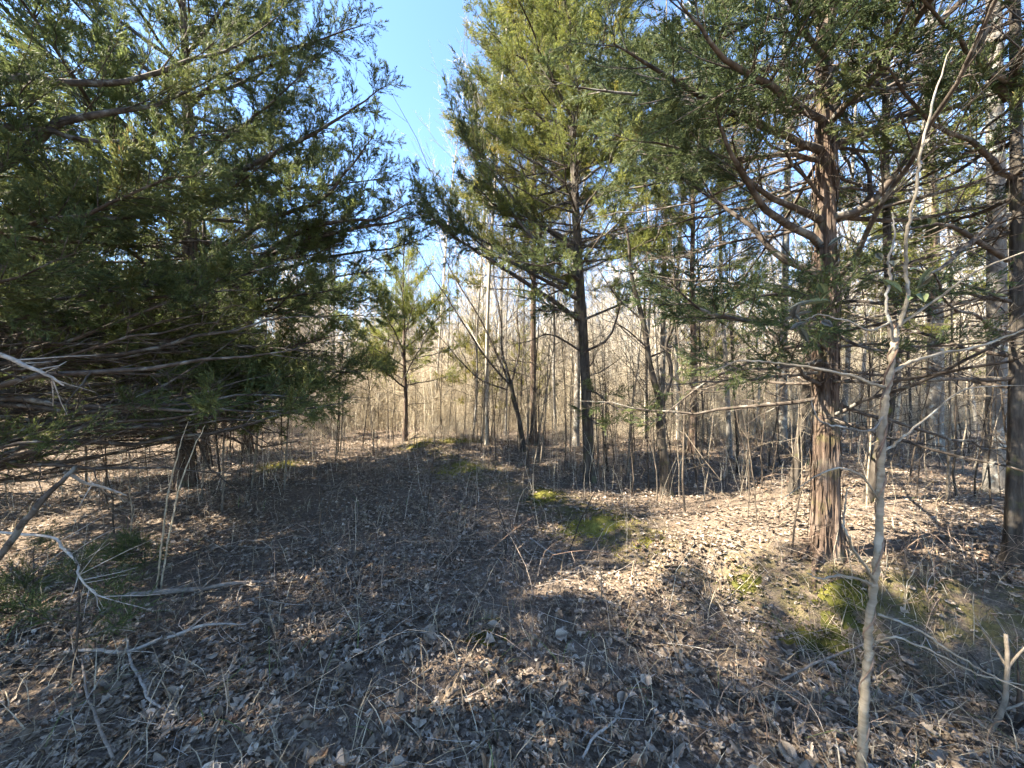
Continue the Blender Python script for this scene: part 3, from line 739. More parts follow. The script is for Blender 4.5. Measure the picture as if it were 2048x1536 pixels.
rC = np.random.default_rng(103)
C_base = gnd(372, 972); zc = float(C_base[1])
cedC, atC = cedar('broad dark cedar whose skirt of boughs hides its trunk, shading the track', C_base, 10.4, 0.11, 33, clear=0.8, live_from=1.15, spread=3.05, n=74, top_spread=1.8, color=(.95, 1.03, .9),
                  sides=40, trunk_n=80, dead_n=36, pitch=(-0.05, 0.7), dead_len=0.85, lobes=5)
for pp, r0, kw in (
    ([(372, 640, zc), (470, 560, zc - .2), (560, 480, zc - .4), (660, 440, zc - .6), (760, 430, zc - .7), (830, 385, zc - .8)], .045, dict(live=.35)),
    ([(372, 420, zc), (500, 330, zc - .2), (600, 280, zc - .3), (690, 230, zc - .4), (775, 165, zc - .5)], .04, dict(live=.35)),
    ([(372, 560, zc), (520, 450, zc - .5), (640, 400, zc - .8), (700, 330, zc - .9), (745, 260, zc - 1.0)], .035, dict(live=.4)),
    ([(372, 220, zc), (480, 130, zc - .2), (600, 90, zc - .4), (740, 40, zc - .5)], .035, dict(live=.35)),
    ([(372, 760, zc), (470, 720, zc - .4), (580, 690, zc - .7), (690, 660, zc - .8)], .03, dict(live=.35)),
    ([(372, 780, zc), (480, 760, zc - .1), (570, 750, zc - .2), (660, 790, zc - .2)], .028, dict(live=.4)),
    ([(372, 700, zc), (480, 620, zc - .7), (580, 590, zc - 1.2), (670, 570, zc - 1.4)], .03, dict(live=.35)),
    ([(372, 800, zc), (470, 790, zc - .8), (560, 800, zc - 1.3), (640, 830, zc - 1.5)], .024, dict(live=.3)),
    ([(372, 810, zc), (330, 800, zc - .9), (280, 810, zc - 1.4), (200, 830, zc - 1.8)], .024, dict(live=.3)),
    ([(372, 760, zc), (300, 720, zc - .8), (220, 700, zc - 1.3), (120, 690, zc - 1.7)], .024, dict(live=.3)),
    ([(372, 820, zc), (420, 830, zc - .7), (450, 840, zc - 1.2), (480, 850, zc - 1.5)], .022, dict(live=.35)),
    ([(372, 600, zc), (560, 500, zc - .3), (700, 460, zc - .5), (780, 450, zc - .6), (850, 430, zc - .6)], .035, dict(live=.5)),
    ([(372, 620, zc), (560, 540, zc + .2), (690, 510, zc + .3), (780, 500, zc + .3), (850, 480, zc + .3)], .03, dict(live=.45)),
    ([(372, 660, zc), (560, 580, zc + .3), (680, 550, zc + .5), (770, 540, zc + .6)], .03, dict(live=.45)),
    ([(372, 700, zc), (530, 620, zc - .1), (640, 600, zc - .1), (740, 610, zc - .2)], .03, dict(live=.4)),
):
    px_limb(cedC, pp, r0, rC, (.95, 1.03, .92), up=.25, dens=1.2, **kw)

loose_bark(cedC, atC, .11, 1.6, 120, rC); roots(cedC, 5, .12, rC)
for i in range(34):
    put_branch(cedC, 'dead', atC(rC.uniform(.7, 1.7)), -PI / 2 + rC.normal(0, 1.1), rC.normal(.02, .13), rC.uniform(1.4, 3.0), rC, (1, 1, 1))
for i in range(11):
    put_branch(cedC, 'half', atC(rC.uniform(1.0, 1.9)), -PI / 2 + rC.normal(.2, 1.0), rC.normal(.0, .12), rC.uniform(1.8, 3.2), rC, (.9, .95, .85))
# the cedar just beyond the left edge of the picture: its limbs reach in
rD = np.random.default_rng(104)
D_base = np.array([-4.9, 2.75, 0.0]); D_base[2] = Hf(*D_base[:2]); zd = 2.75
cedD, atD = cedar('near cedar at the left edge with long bare grey limbs reaching in', D_base, 4.5, 0.11, 34, clear=0.7, live_from=1.8, spread=2.4, n=36, color=(.88, .95, .85),
                  sides=32, trunk_n=60, dead_n=14, pitch=(0.05, 0.7))
dx = 1024 + D_base[0] / zd * FPX
for pp, r0, kw in (
    ([(dx, 440, zd), (-40, 345, zd + .2), (50, 290, zd + .3), (110, 243, zd + .4), (230, 226, zd + .6), (310, 205, zd + .8), (420, 150, zd + 1.1)], .050, dict(live=.6, bare_twigs=.8)),
    ([(dx, 250, zd), (0, 160, zd + .3), (130, 160, zd + .5), (260, 156, zd + .7), (370, 118, zd + .9), (470, 86, zd + 1.1), (560, 20, zd + 1.2)], .035, dict(live=.5, bare_twigs=.8)),
    ([(dx, 400, zd), (-30, 265, zd + .1), (90, 262, zd + .3), (180, 285, zd + .5), (330, 285, zd + .8), (470, 270, zd + 1.0)], .032, dict(live=.7)),
    ([(dx, 560, zd), (-20, 460, zd + .2), (90, 435, zd + .4), (170, 428, zd + .5), (270, 420, zd + .7), (400, 380, zd + 1.0)], .038, dict(live=.55)),
    ([(dx, 590, zd), (-20, 475, zd + .5), (100, 482, zd + .7), (210, 486, zd + .9), (320, 490, zd + 1.1), (400, 478, zd + 1.2), (520, 508, zd + 1.4)], .024, dict(live=.8)),
    ([(dx, 700, zd), (-20, 620, zd + .2), (80, 560, zd + .4), (150, 530, zd + .5), (230, 500, zd + .6)], .022, dict(live=.9)),
    ([(dx, 720, zd), (0, 600, zd + .6), (150, 575, zd + .9), (280, 570, zd + 1.1), (420, 540, zd + 1.3)], .022, dict(live=.8)),
    ([(dx, 760, zd), (0, 645, zd + .4), (120, 648, zd + .6), (240, 630, zd + .9), (380, 600, zd + 1.2)], .020, dict(live=.85)),
    ([(dx, 1000, zd), (40, 918, zd + .2), (234, 812, zd + .6), (330, 770, zd + .8), (406, 726, zd + .9), (510, 655, zd + 1.1)], .019, dict(live=2, sec_len=.5)),
    ([(dx, 960, zd), (0, 880, zd + .5), (170, 850, zd + .8), (330, 800, zd + 1.1), (470, 760, zd + 1.4)], .016, dict(live=2, sec_len=.6)),
    ([(dx, 860, zd), (0, 760, zd + .3), (110, 700, zd + .5), (230, 690, zd + .6)], .018, dict(live=.5, sec_len=.5)),
    ([(dx, 820, zd), (0, 720, zd + .5), (150, 730, zd + .8), (300, 700, zd + 1.1), (440, 690, zd + 1.4)], .016, dict(live=.75, sec_len=.7, sec_per_m=14)),
    ([(dx, 880, zd), (0, 830, zd + .6), (150, 800, zd + 1.0), (280, 820, zd + 1.4), (420, 810, zd + 1.8)], .015, dict(live=2, sec_len=.8, sec_per_m=16)),
    ([(dx, 780, zd), (0, 690, zd + .7), (170, 640, zd + 1.0), (330, 650, zd + 1.4), (470, 640, zd + 1.8)], .016, dict(live=2, sec_len=.8, sec_per_m=14)),
    ([(dx, 700, zd), (0, 570, zd + .7), (160, 560, zd + 1.0), (350, 520, zd + 1.4), (520, 540, zd + 1.8)], .018, dict(live=.8, sec_len=.8, sec_per_m=14)),
    ([(dx, 980, zd), (0, 960, zd + .6), (150, 920, zd + 1.0), (260, 900, zd + 1.4), (400, 900, zd + 1.7)], .013, dict(live=2, sec_len=.7, sec_per_m=14)),
    ([(dx, 940, zd), (-30, 900, zd - .2), (50, 880, zd - .3), (130, 880, zd - .3)], .014, dict(live=.35, sec_len=.45)),
    ([(dx, 900, zd), (0, 805, zd + .2), (60, 790, zd + .3), (130, 780, zd + .4)], .014, dict(live=2, sec_len=.5)),
):
    px_limb(cedD, pp, r0, rD, (1.0, 1.03, .85), bl=.7, **{'dens': 1.4, **kw})

for i in range(34):
    put_branch(cedD, 'dead', atD(rD.uniform(.7, 2.6)), rD.uniform(-.1, 1.25), rD.normal(.05, .12), rD.uniform(1.8, 3.6), rD, (1, 1, 1))
for i in range(8):
    put_branch(cedD, 'half', atD(rD.uniform(.9, 2.2)), rD.uniform(.2, 1.3), rD.normal(.05, .12), rD.uniform(1.8, 3.0), rD, (.9, .97, .85))
K_base = gnd(2022, 1135); K_base[0] += .02
cedK, atK = cedar('shaggy dark cedar trunk at the right edge beside the grey hardwood', K_base, 8.5, 0.042, 35, clear=0.9, live_from=2.3, spread=2.0, n=40, color=(.85, .92, .85), sides=40, dead_n=34, mat='dark', dead_len=1.1)
zk = float(K_base[1])
for pp, r0, kw in (([(2015, 430, zk), (1964, 476, zk - .3), (1900, 525, zk - .5), (1850, 560, zk - .7)], .02, dict(live=2)),
                   ([(2015, 520, zk), (1940, 470, zk - .2), (1880, 440, zk - .3), (1760, 460, zk - .4)], .018, dict(live=2)),
                   ([(2015, 200, zk), (1960, 110, zk - .1), (1985, 40, zk - .2), (2020, -20, zk - .3)], .024, dict(live=.4))):
    px_limb(cedK, pp, r0, rA, (.8, .9, .85), **kw)

for lab, pos, hh, rr, seed, kw in (
    ('thin dark cedar trunk just behind the broad shading cedar', gnd(410, 930), 7.8, .06, 41, dict(spread=2.0, n=36, live_from=2.4, color=(.88, .95, .85))),
    ('reddish cedar trunk by the track, third beyond the broad shading cedar', gnd(497, 905), 7.6, .085, 42, dict(spread=1.7, n=32, live_from=3.0, color=(.9, .97, .85))),
    ('small airy sunlit cedar with visible ribs standing at the end of the track', gnd(810, 882), 5.9, .06, 43, dict(spread=2.0, n=36, live_from=1.3, color=(2.1, 2.0, 1.3), dead_n=12, pitch=(.35, .9), clear=.7)),  # foliage tint raised so the shaded crown looks sunlit
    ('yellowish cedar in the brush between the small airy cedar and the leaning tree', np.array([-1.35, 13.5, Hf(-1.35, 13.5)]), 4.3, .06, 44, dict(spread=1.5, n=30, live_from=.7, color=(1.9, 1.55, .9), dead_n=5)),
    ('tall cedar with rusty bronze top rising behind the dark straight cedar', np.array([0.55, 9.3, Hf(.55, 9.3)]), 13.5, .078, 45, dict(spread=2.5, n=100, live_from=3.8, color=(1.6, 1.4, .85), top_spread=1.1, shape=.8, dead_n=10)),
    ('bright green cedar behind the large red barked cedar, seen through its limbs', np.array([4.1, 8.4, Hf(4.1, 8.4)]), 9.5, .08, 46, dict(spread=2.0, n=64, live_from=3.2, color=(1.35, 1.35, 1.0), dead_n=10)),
    ('olive cedar behind the vine wrapped sapling near the right edge', np.array([7.9, 6.9, Hf(7.9, 6.9)]), 6.5, .09, 47, dict(spread=2.1, n=38, live_from=1.9, color=(1.5, 1.4, .85), dead_n=8)),
    ('shaded cedar at far left behind the near bare limbs', np.array([-8.6, 5.2, Hf(-8.6, 5.2)]), 7.6, .11, 48, dict(spread=2.9, n=52, live_from=1.8, top_spread=1.2, color=(.8, .95, .9), dead_n=14)),
    ('low bushy cedar filling the gap between the broad cedar and the left edge', np.array([-9.8, 7.6, Hf(-9.8, 7.6)]), 6.0, .07, 61, dict(spread=2.1, n=44, live_from=.6, color=(.95, 1.0, .85), dead_n=8, clear=.4)),
    ('dark young cedar beyond the broad cedar, low to the ground', np.array([-8.2, 10.6, Hf(-8.2, 10.6)]), 5.2, .06, 62, dict(spread=1.9, n=40, live_from=.5, color=(1.0, 1.0, .85), dead_n=6, clear=.4)),
    ('half hidden cedar far left in the shaded wood', np.array([-13.2, 11.0, Hf(-13.2, 11.0)]), 7.5, .08, 63, dict(spread=2.5, n=46, live_from=.7, color=(1.0, 1.05, .85), dead_n=6, clear=.4)),
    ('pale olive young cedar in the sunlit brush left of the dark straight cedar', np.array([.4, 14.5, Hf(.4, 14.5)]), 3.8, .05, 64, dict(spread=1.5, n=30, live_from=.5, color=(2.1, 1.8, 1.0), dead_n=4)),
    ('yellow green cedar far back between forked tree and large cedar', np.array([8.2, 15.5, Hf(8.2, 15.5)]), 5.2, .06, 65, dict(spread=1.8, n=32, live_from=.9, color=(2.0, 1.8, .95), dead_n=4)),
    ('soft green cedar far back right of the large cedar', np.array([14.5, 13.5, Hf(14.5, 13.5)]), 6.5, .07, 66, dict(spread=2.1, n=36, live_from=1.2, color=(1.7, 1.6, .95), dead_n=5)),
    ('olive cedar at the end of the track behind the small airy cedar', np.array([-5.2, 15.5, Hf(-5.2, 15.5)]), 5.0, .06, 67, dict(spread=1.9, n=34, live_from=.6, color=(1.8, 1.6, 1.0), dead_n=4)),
    ('shaded cedar deep in the wood left of the track', np.array([-11.5, 13.5, Hf(-11.5, 13.5)]), 7.5, .10, 49, dict(spread=2.8, n=48, live_from=2.2, top_spread=1.0, color=(.9, 1.0, .85), dead_n=10)),
):
    cedar(lab, pos, hh, rr, seed, **kw)

for lab, pos, hh, seed in (('shade cedar beside the viewer, in front of the near bare limbs', (-5.0, 1.0), 10.5, 51), ('tall shade cedar behind the viewer on the left', (-6.0, -1.4), 10.5, 52), ('shade cedar well left of the viewer, beyond the near bare limbs', (-8.4, 0.3), 12.5, 53)):  # cedars beside and behind the view, added to shade the foreground
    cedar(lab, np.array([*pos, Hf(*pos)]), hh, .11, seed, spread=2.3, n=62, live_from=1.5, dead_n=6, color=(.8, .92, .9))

# ------------------------------------------------------------------ bare trees
def bare_tree_meshes(height, r0, r, wood, first=0.35, nb=16, spread=0.28, lean=0.05, wig=0.05):
    k = 7; tz = np.linspace(0, 1, k); la = r.uniform(0, 6.28)
    path = np.stack([np.cos(la) * lean * height * tz ** 1.3 + np.cumsum(r.normal(0, wig, k)) * (tz > 0), np.sin(la) * lean * height * tz ** 1.3 + np.cumsum(r.normal(0, wig, k)) * (tz > 0), tz * height - 0.05 * (tz == 0)], -1)
    b, P, R = trunk_geo(path, [r0, r0 * .85, r0 * .66, r0 * .42, .006], 10, r, flare=.25, flute=.05, rough=.06, n=26, lobes=3)
    tm = b.mesh('trunk', wood)
    c = MB()
    u = np.sort(r.uniform(first, .98, nb)); i = u * (len(P) - 1)
    p0 = np.stack([np.interp(i, np.arange(len(P)), P[:, q]) for q in range(3)], -1)
    az = r.uniform(0, 6.28, nb); el = r.uniform(.5, 1.15, nb); L = height * spread * (1.15 - u) * r.uniform(.6, 1.2, nb) + .25
    d = np.stack([np.cos(az) * np.cos(el), np.sin(az) * np.cos(el), np.sin(el)], -1)
    s = np.linspace(0, 1, 6)
    S = p0[:, None] + d[:, None] * (s[:, None] * L[:, None, None]); S[..., 2] += .16 * L[:, None] * s ** 2
    S += r.normal(0, .022, S.shape) * (s[:, None] * L[:, None, None])
    V, F = tubes(S, (r0 * .32 * (1.1 - u))[:, None] * (1.05 - .85 * s) + .0025, 4); c.add(V, F, .5)
    for gen, per, lf, rad in ((0, 7, .42, .0042), (1, 4, .45, .0026)):
        n0 = len(S); idx = np.repeat(np.arange(n0), per); f = r.uniform(.2, 1, len(idx)) * (S.shape[1] - 1.001); i0 = f.astype(int); fr = (f - i0)[:, None]
        p = S[idx, i0] * (1 - fr) + S[idx, i0 + 1] * fr; tg = nrm(S[idx, i0 + 1] - S[idx, i0])
        dd = nrm(tg + .75 * nrm(r.normal(size=tg.shape)) + [0, 0, .2]); ll = L[idx] * lf * r.uniform(.4, 1.1, len(idx))
        q = np.linspace(0, 1, 4)
        Q = p[:, None] + dd[:, None] * (q[:, None] * ll[:, None, None]); Q += r.normal(0, .03, Q.shape) * (q[:, None] * ll[:, None, None])
        V, F = tubes(Q, np.full((len(p), 1), rad) * (1.1 - .7 * q), 3); c.add(V, F, .5)
        S, L = Q, ll
    return tm, c.mesh('crown', wood)
BARE = []
def make_bare_protos():
    r = np.random.default_rng(55)
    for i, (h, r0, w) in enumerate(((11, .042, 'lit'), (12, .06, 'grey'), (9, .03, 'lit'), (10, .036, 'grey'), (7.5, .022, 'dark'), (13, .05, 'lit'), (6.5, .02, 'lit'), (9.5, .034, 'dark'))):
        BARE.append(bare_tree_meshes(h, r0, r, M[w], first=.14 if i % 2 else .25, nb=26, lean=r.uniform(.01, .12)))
make_bare_protos()
def put_bare(i, pos, label, group, s=1.0, rz=0.0):
    t, c = BARE[i]
    root = empty('bare_tree', pos); tag(root, label, 'tree', group)
    root.rotation_euler = (0, 0, rz); root.scale = (s, s, s)
    link('trunk', t, root); link('crown', c, root)
    return root
def own_bare(label, base, height, r0, seed, wood, group=None, **kw):
    r = np.random.default_rng(seed)
    tm, cm = bare_tree_meshes(height, r0, r, M[wood], **kw)
    root = empty('bare_tree', base); tag(root, label, 'tree', group)
    link('trunk', tm, root); link('crown', cm, root); return root
own_bare('stout pale grey hardwood trunk at the right edge behind the dark cedar', gnd(1992, 985), 15, .088, 71, 'grey', first=.5, lean=.005, wig=.01)
own_bare('slim pale grey trunk just left of the dark straight cedar', gnd(1152, 893), 13, .075, 72, 'grey', first=.45, lean=.02)
own_bare('pale grey trunk seen left of the large red barked cedar', gnd(1566, 900), 14, .085, 73, 'grey', first=.5, lean=.01)
own_bare('pale lichen spotted trunk midway between large cedar and right edge', gnd(1868, 905), 13, .12, 74, 'grey', first=.5, lean=.01)
own_bare('grey pole behind the forked mossy tree', gnd(1325, 890), 13, .075, 75, 'grey', first=.5, lean=.01)
own_bare('slender dark trunk leaning behind the large cedar', gnd(1585, 985), 8, .05, 76, 'dark', first=.35, lean=.04)
own_bare('dark slender trunk just right of the large cedar', gnd(1735, 1000), 8, .045, 77, 'dark', first=.4, lean=.02)
own_bare('grey pole left of the large cedar, nearer the forked tree', gnd(1460, 915), 11, .05, 78, 'grey', first=.45, lean=.02)

# forked mossy tree
def forked_tree():
    r = np.random.default_rng(81); base = gnd(1335, 990); z = float(base[1])
    root = empty('forked_tree', base); tag(root, 'small mossy tree forking into two crooked stems right of the dark cedar', 'tree')
    def tr(pp, rad, name, n=40, flare=.0, sides=14):
        p = np.array([ray(*q) for q in pp]) - base
        b, P, R = trunk_geo(p, rad, sides, r, flare=flare, flute=.08, rough=.1, n=n, lobes=3); return b.build(name, M['dark'], root)
    tr([(1336, 996, z), (1330, 930, z), (1322, 870, z), (1322, 800, z)], [.075, .062, .056, .05], 'trunk', flare=.35)
    tr([(1323, 812, z), (1310, 770, z), (1298, 720, z), (1290, 660, z), (1278, 610, z), (1262, 545, z), (1255, 470, z), (1235, 380, z + .1)], [.046, .04, .038, .03, .02, .008], 'stem')
    tr([(1323, 812, z), (1336, 775, z - .05), (1342, 740, z - .05), (1333, 690, z - .05), (1345, 655, z - .1), (1352, 600, z - .1), (1372, 520, z - .1)], [.034, .03, .025, .02, .006], 'stem')
    for pp in ([(1298, 715, z), (1350, 690, z + .2), (1420, 640, z + .4)], [(1285, 640, z), (1230, 590, z + .1), (1190, 520, z + .2)], [(1345, 650, z), (1400, 600, z + .1), (1430, 540, z + .1)],
               [(1300, 700, z), (1250, 660, z - .2), (1200, 640, z - .3)], [(1265, 550, z), (1310, 480, z), (1330, 400, z)]):
        px_limb(root, pp, .011, r, live=2.0, sec_len=.5)
forked_tree()

# leaning fan of stems in the middle distance
def leaning_tree():
    r = np.random.default_rng(82); base = gnd(1047, 902); z = float(base[1])
    root = empty('leaning_tree', base); tag(root, 'leaning tree with a fan of bare stems sweeping up over the track', 'tree')
    def tr(pp, rad, name):
        p = np.array([ray(*q) for q in pp]) - base
        b, P, R = trunk_geo(p, rad, 12, r, flare=.2 if name == 'trunk' else 0, flute=.06, rough=.08, n=30, lobes=3); return b.build(name, M['dark'], root)
    tr([(1047, 906, z), (1040, 850, z), (1028, 800, z), (1020, 760, z)], [.062, .055, .05, .045], 'trunk')
    for pp, a in (([(1020, 770, z), (985, 730, z - .1), (950, 680, z - .2), (905, 610, z - .2), (860, 540, z - .3), (820, 470, z - .3)], .04),
                  ([(1020, 770, z), (990, 700, z), (960, 640, z), (930, 590, z), (890, 520, z), (870, 440, z)], .04),
                  ([(1022, 765, z), (1005, 700, z + .1), (1003, 640, z + .1), (990, 560, z + .2), (985, 470, z + .2), (960, 380, z + .3)], .035),
                  ([(1024, 765, z), (1035, 700, z), (1030, 640, z), (1035, 560, z), (1020, 480, z)], .03),
                  ([(1015, 780, z), (960, 760, z - .2), (900, 700, z - .4), (850, 640, z - .4)], .025)):
        px_limb(root, pp, a * .68, r, (1.3, 1.3, 1.0), live=.8 if a < .036 else .9, sec_len=.75, sec_per_m=8)
leaning_tree()

# poles of the wood behind
def background_trees():
    r = np.random.default_rng(91); pts = []
    tries = 0
    while len(pts) < 210 and tries < 20000:
        tries += 1
        y = r.uniform(9.0, 30) ; x = r.uniform(-1.35, 1.45) * y
        if x < -.35 * y and r.random() < .75: continue
        if x < -.33 * y and y < 14: continue
        if -0.33 * y < x < -0.12 * y and y < 15: continue
        if all((x - a) ** 2 + (y - b) ** 2 > 0.6 for a, b in pts): pts.append((x, y))
    for x, y in pts:
        g = 'left' if x < -.2 * y else ('centre' if x < .45 * y else 'right')
        where = {'left': 'shaded wood beyond the left cedars', 'centre': 'wood behind the dark straight cedar', 'right': 'wood behind the large red cedar'}[g]
        bi = int(r.integers(len(BARE))); dist = 'first rank of ' if y < 15 else ('middle of ' if y < 22 else 'depth of ')
        lab = ('pale tan slim', 'grey stouter', 'short pale tan', 'grey slim', 'thin dark', 'tall pale tan', 'low pale thin', 'dark slim')[bi] + ' bare pole tree, ' + dist + where
        put_bare(bi, (x, y, Hf(x, y)), lab, 'bare pole trees in the wood behind, ' + g, r.uniform(.75, 1.1), r.uniform(0, 6.28))
background_trees()
def far_woods():
    r = np.random.default_rng(92)
    pro = []
    for h, r0 in ((9, .06), (11, .075), (8, .05), (12, .085), (7, .045)):
        b = MB()
        for q in range(3):
            n = 1; x, y = r.uniform(-1.6, 1.6, 1), r.uniform(-1.6, 1.6, 1); hh = np.array([h * r.uniform(.75, 1.1)])
            P = flat_arcs(x, y, hh, hh * r.uniform(0, .08, 1), r.uniform(0, 6.28, 1), 8, np.zeros(1), r)
            V, F = tubes(P, r0 * r.uniform(.6, 1.1) * np.linspace(1.1, .15, 8)[None], 5); b.add(V, F, r.uniform(.4, 1))
            m = 90; j = r.uniform(.9, 6.99, m); i0 = j.astype(int); fr = (j - i0)[:, None]
            p = P[0, i0] * (1 - fr) + P[0, i0 + 1] * fr; d = nrm(r.normal(0, .8, (m, 3)) + [0, 0, .9]); l = r.uniform(.4, 2.0, (m, 1))
            Q = np.stack([p, p + d * l * .5 + r.normal(0, .08, (m, 3)), p + d * l], 1)
            V, F = tubes(Q, np.full((m, 1), .016) * np.array([1.2, .8, .3]), 3); b.add(V, F, np.repeat(r.uniform(.3, 1, m), 9))
        pro.append(b.mesh('far_trees', M['brush']))
    n = 1000; y = r.uniform(28, 80, n); x = r.uniform(-1.5, 1.5, n) * y
    low = np.abs(x / y + .22) < .12
    o = scatter_stuff('far_wood', np.stack([x, y, H(x, y)], -1), r.uniform(0, 6.28, n), r.uniform(.8, 1.2, n) * np.where(low, .85, 1), pro, r.integers(0, 5, n), M['stem'])
    tag(o, 'distant bare winter wood closing the view behind the brush', 'woods', kind='stuff')
far_woods()

# ------------------------------------------------------------------ saplings in the clearing
def sapling_mesh(h, r0, r, twigs=6):
    b = MB()
    n = 9; t = np.linspace(0, 1, n); la = r.uniform(0, 6.28); ln = r.uniform(0, .16) * h
    P = np.stack([np.cos(la) * ln * t ** 1.4, np.sin(la) * ln * t ** 1.4, t * h - .03], -1) + np.cumsum(r.normal(0, .009 * h ** .5, (n, 3)), 0) * (t > 0)[:, None] * [1, 1, .2]
    tn = r.uniform(0, 1)
    V, F = tubes(P[None], (r0 * (1.1 - .85 * t))[None], 5); b.add(V, F, tn)
    u = r.uniform(.25, .98, twigs) * (n - 1.001); i0 = u.astype(int); fr = (u - i0)[:, None]
    p = P[i0] * (1 - fr) + P[i0 + 1] * fr; d = nrm(r.normal(0, 1, (twigs, 3)) + [0, 0, .7]); l = h * r.uniform(.08, .3, (twigs, 1))
    q = np.linspace(0, 1, 4)[None, :, None]
    Q = p[:, None] + d[:, None] * q * l[:, None] + np.cumsum(r.normal(0, .012, (twigs, 4, 3)), 1) * q
    V, F = tubes(Q, np.full((twigs, 1), r0 * .38) * np.array([1, .8, .6, .3]), 3); b.add(V, F, np.clip(tn + .1, 0, 1))
    m = 2 * twigs; i = r.integers(0, twigs, m); p = Q[i, r.integers(1, 4, m)]; d = nrm(r.normal(0, 1, (m, 3)) + [0, 0, .4]); l = h * r.uniform(.03, .12, (m, 1))
    Q2 = np.stack([p, p + d * l * .5 + r.normal(0, .006, p.shape), p + d * l], 1)
    V, F = tubes(Q2, np.full((m, 1), r0 * .2) * np.array([1, .8, .5]), 3); b.add(V, F, np.clip(tn + .1, 0, 1))
    return b.mesh('sapling', M['stem'])
def saplings():
    r = np.random.default_rng(95)
    pro = [sapling_mesh(r.uniform(.9, 2.6), r.uniform(.004, .010), r, int(r.integers(7, 16))) for _ in range(14)]
    pro += [sapling_mesh(r.uniform(2.8, 4.2), r.uniform(.009, .015), r, 24) for _ in range(6)]
    zones = (('right', 'thin bare sapling in the open litter behind the large red cedar', 140, lambda: (r.uniform(1.6, 8.5), r.uniform(3.6, 9.5))),
             ('centre', 'thin bare sapling around the foot of the dark straight cedar', 75, lambda: (r.uniform(-1.2, 2.6), r.uniform(5.6, 11))),
             ('left', 'thin bare sapling in the gloom under the left cedars', 50, lambda: (r.uniform(-9, -3.2), r.uniform(3.6, 9.5))),
             ('track', 'thin bare sapling at the sunny far end of the track', 30, lambda: (r.uniform(-4.5, 0), r.uniform(8.5, 13))))
    for g, lab, n, f in zones:
        k = 0
        while k < n:
            x, y = f()
            if abs(x) > 1.42 * y: continue
            o = link('sapling', pro[int(r.integers(len(pro)))])
            o.location = (x, y, Hf(x, y)); o.rotation_euler = (r.normal(0, .05), r.normal(0, .05), r.uniform(0, 6.28)); s = r.uniform(.7, 1.15); o.scale = (s, s, s)
            hh = o.data.vertices and max(v.co.z for v in o.data.vertices) * s; tn = o.data.attributes['tint'].data[0].value
            look = ('pale', 'dark', 'brown')[0 if tn > .66 else (1 if tn < .33 else 2)] + (' knee high' if hh < 1.0 else (' head high' if hh < 2.2 else ' tall'))
            tag(o, look + lab.replace('thin bare', ' thin bare'), 'sapling', 'thin saplings, ' + g); k += 1
saplings()

# ------------------------------------------------------------------ vine wrapped sapling in the foreground
def tube_obj(name, pts, rad, mat, parent=None, sides=8, n=None, tint=.5, r=None, knob=0.0):
    base = np.array(parent.location) if parent is not None and parent.type == 'EMPTY' else np.zeros(3)
    n = n or max(6, len(pts) * 5)
    P = spline(pts, n); R = np.interp(np.linspace(0, 1, n), np.linspace(0, 1, len(rad)), rad)
    if knob: R = R * (1 + knob * vnoise(np.arange(n) * .55, 0, 0, 17))
    if r is not None: P[1:] += r.normal(0, 0.002, (n - 1, 3))
    b = MB(); V, F = tubes((P - base)[None], R[None], sides); b.add(V, F, tint)
    return b.build(name, mat, parent)
def oval_leaf_mesh(r, tint):
    P, T = leaf_template([0, .11, .17, .16, .10, 0])
    z = .25 * np.abs(P[:, 1]) - .25 * (P[:, 0] - .3) ** 2
    b = MB(); b.add(np.stack([P[:, 0], P[:, 1], z], -1), T, tint); return b.mesh('leaf', M['green_leaf'], True)
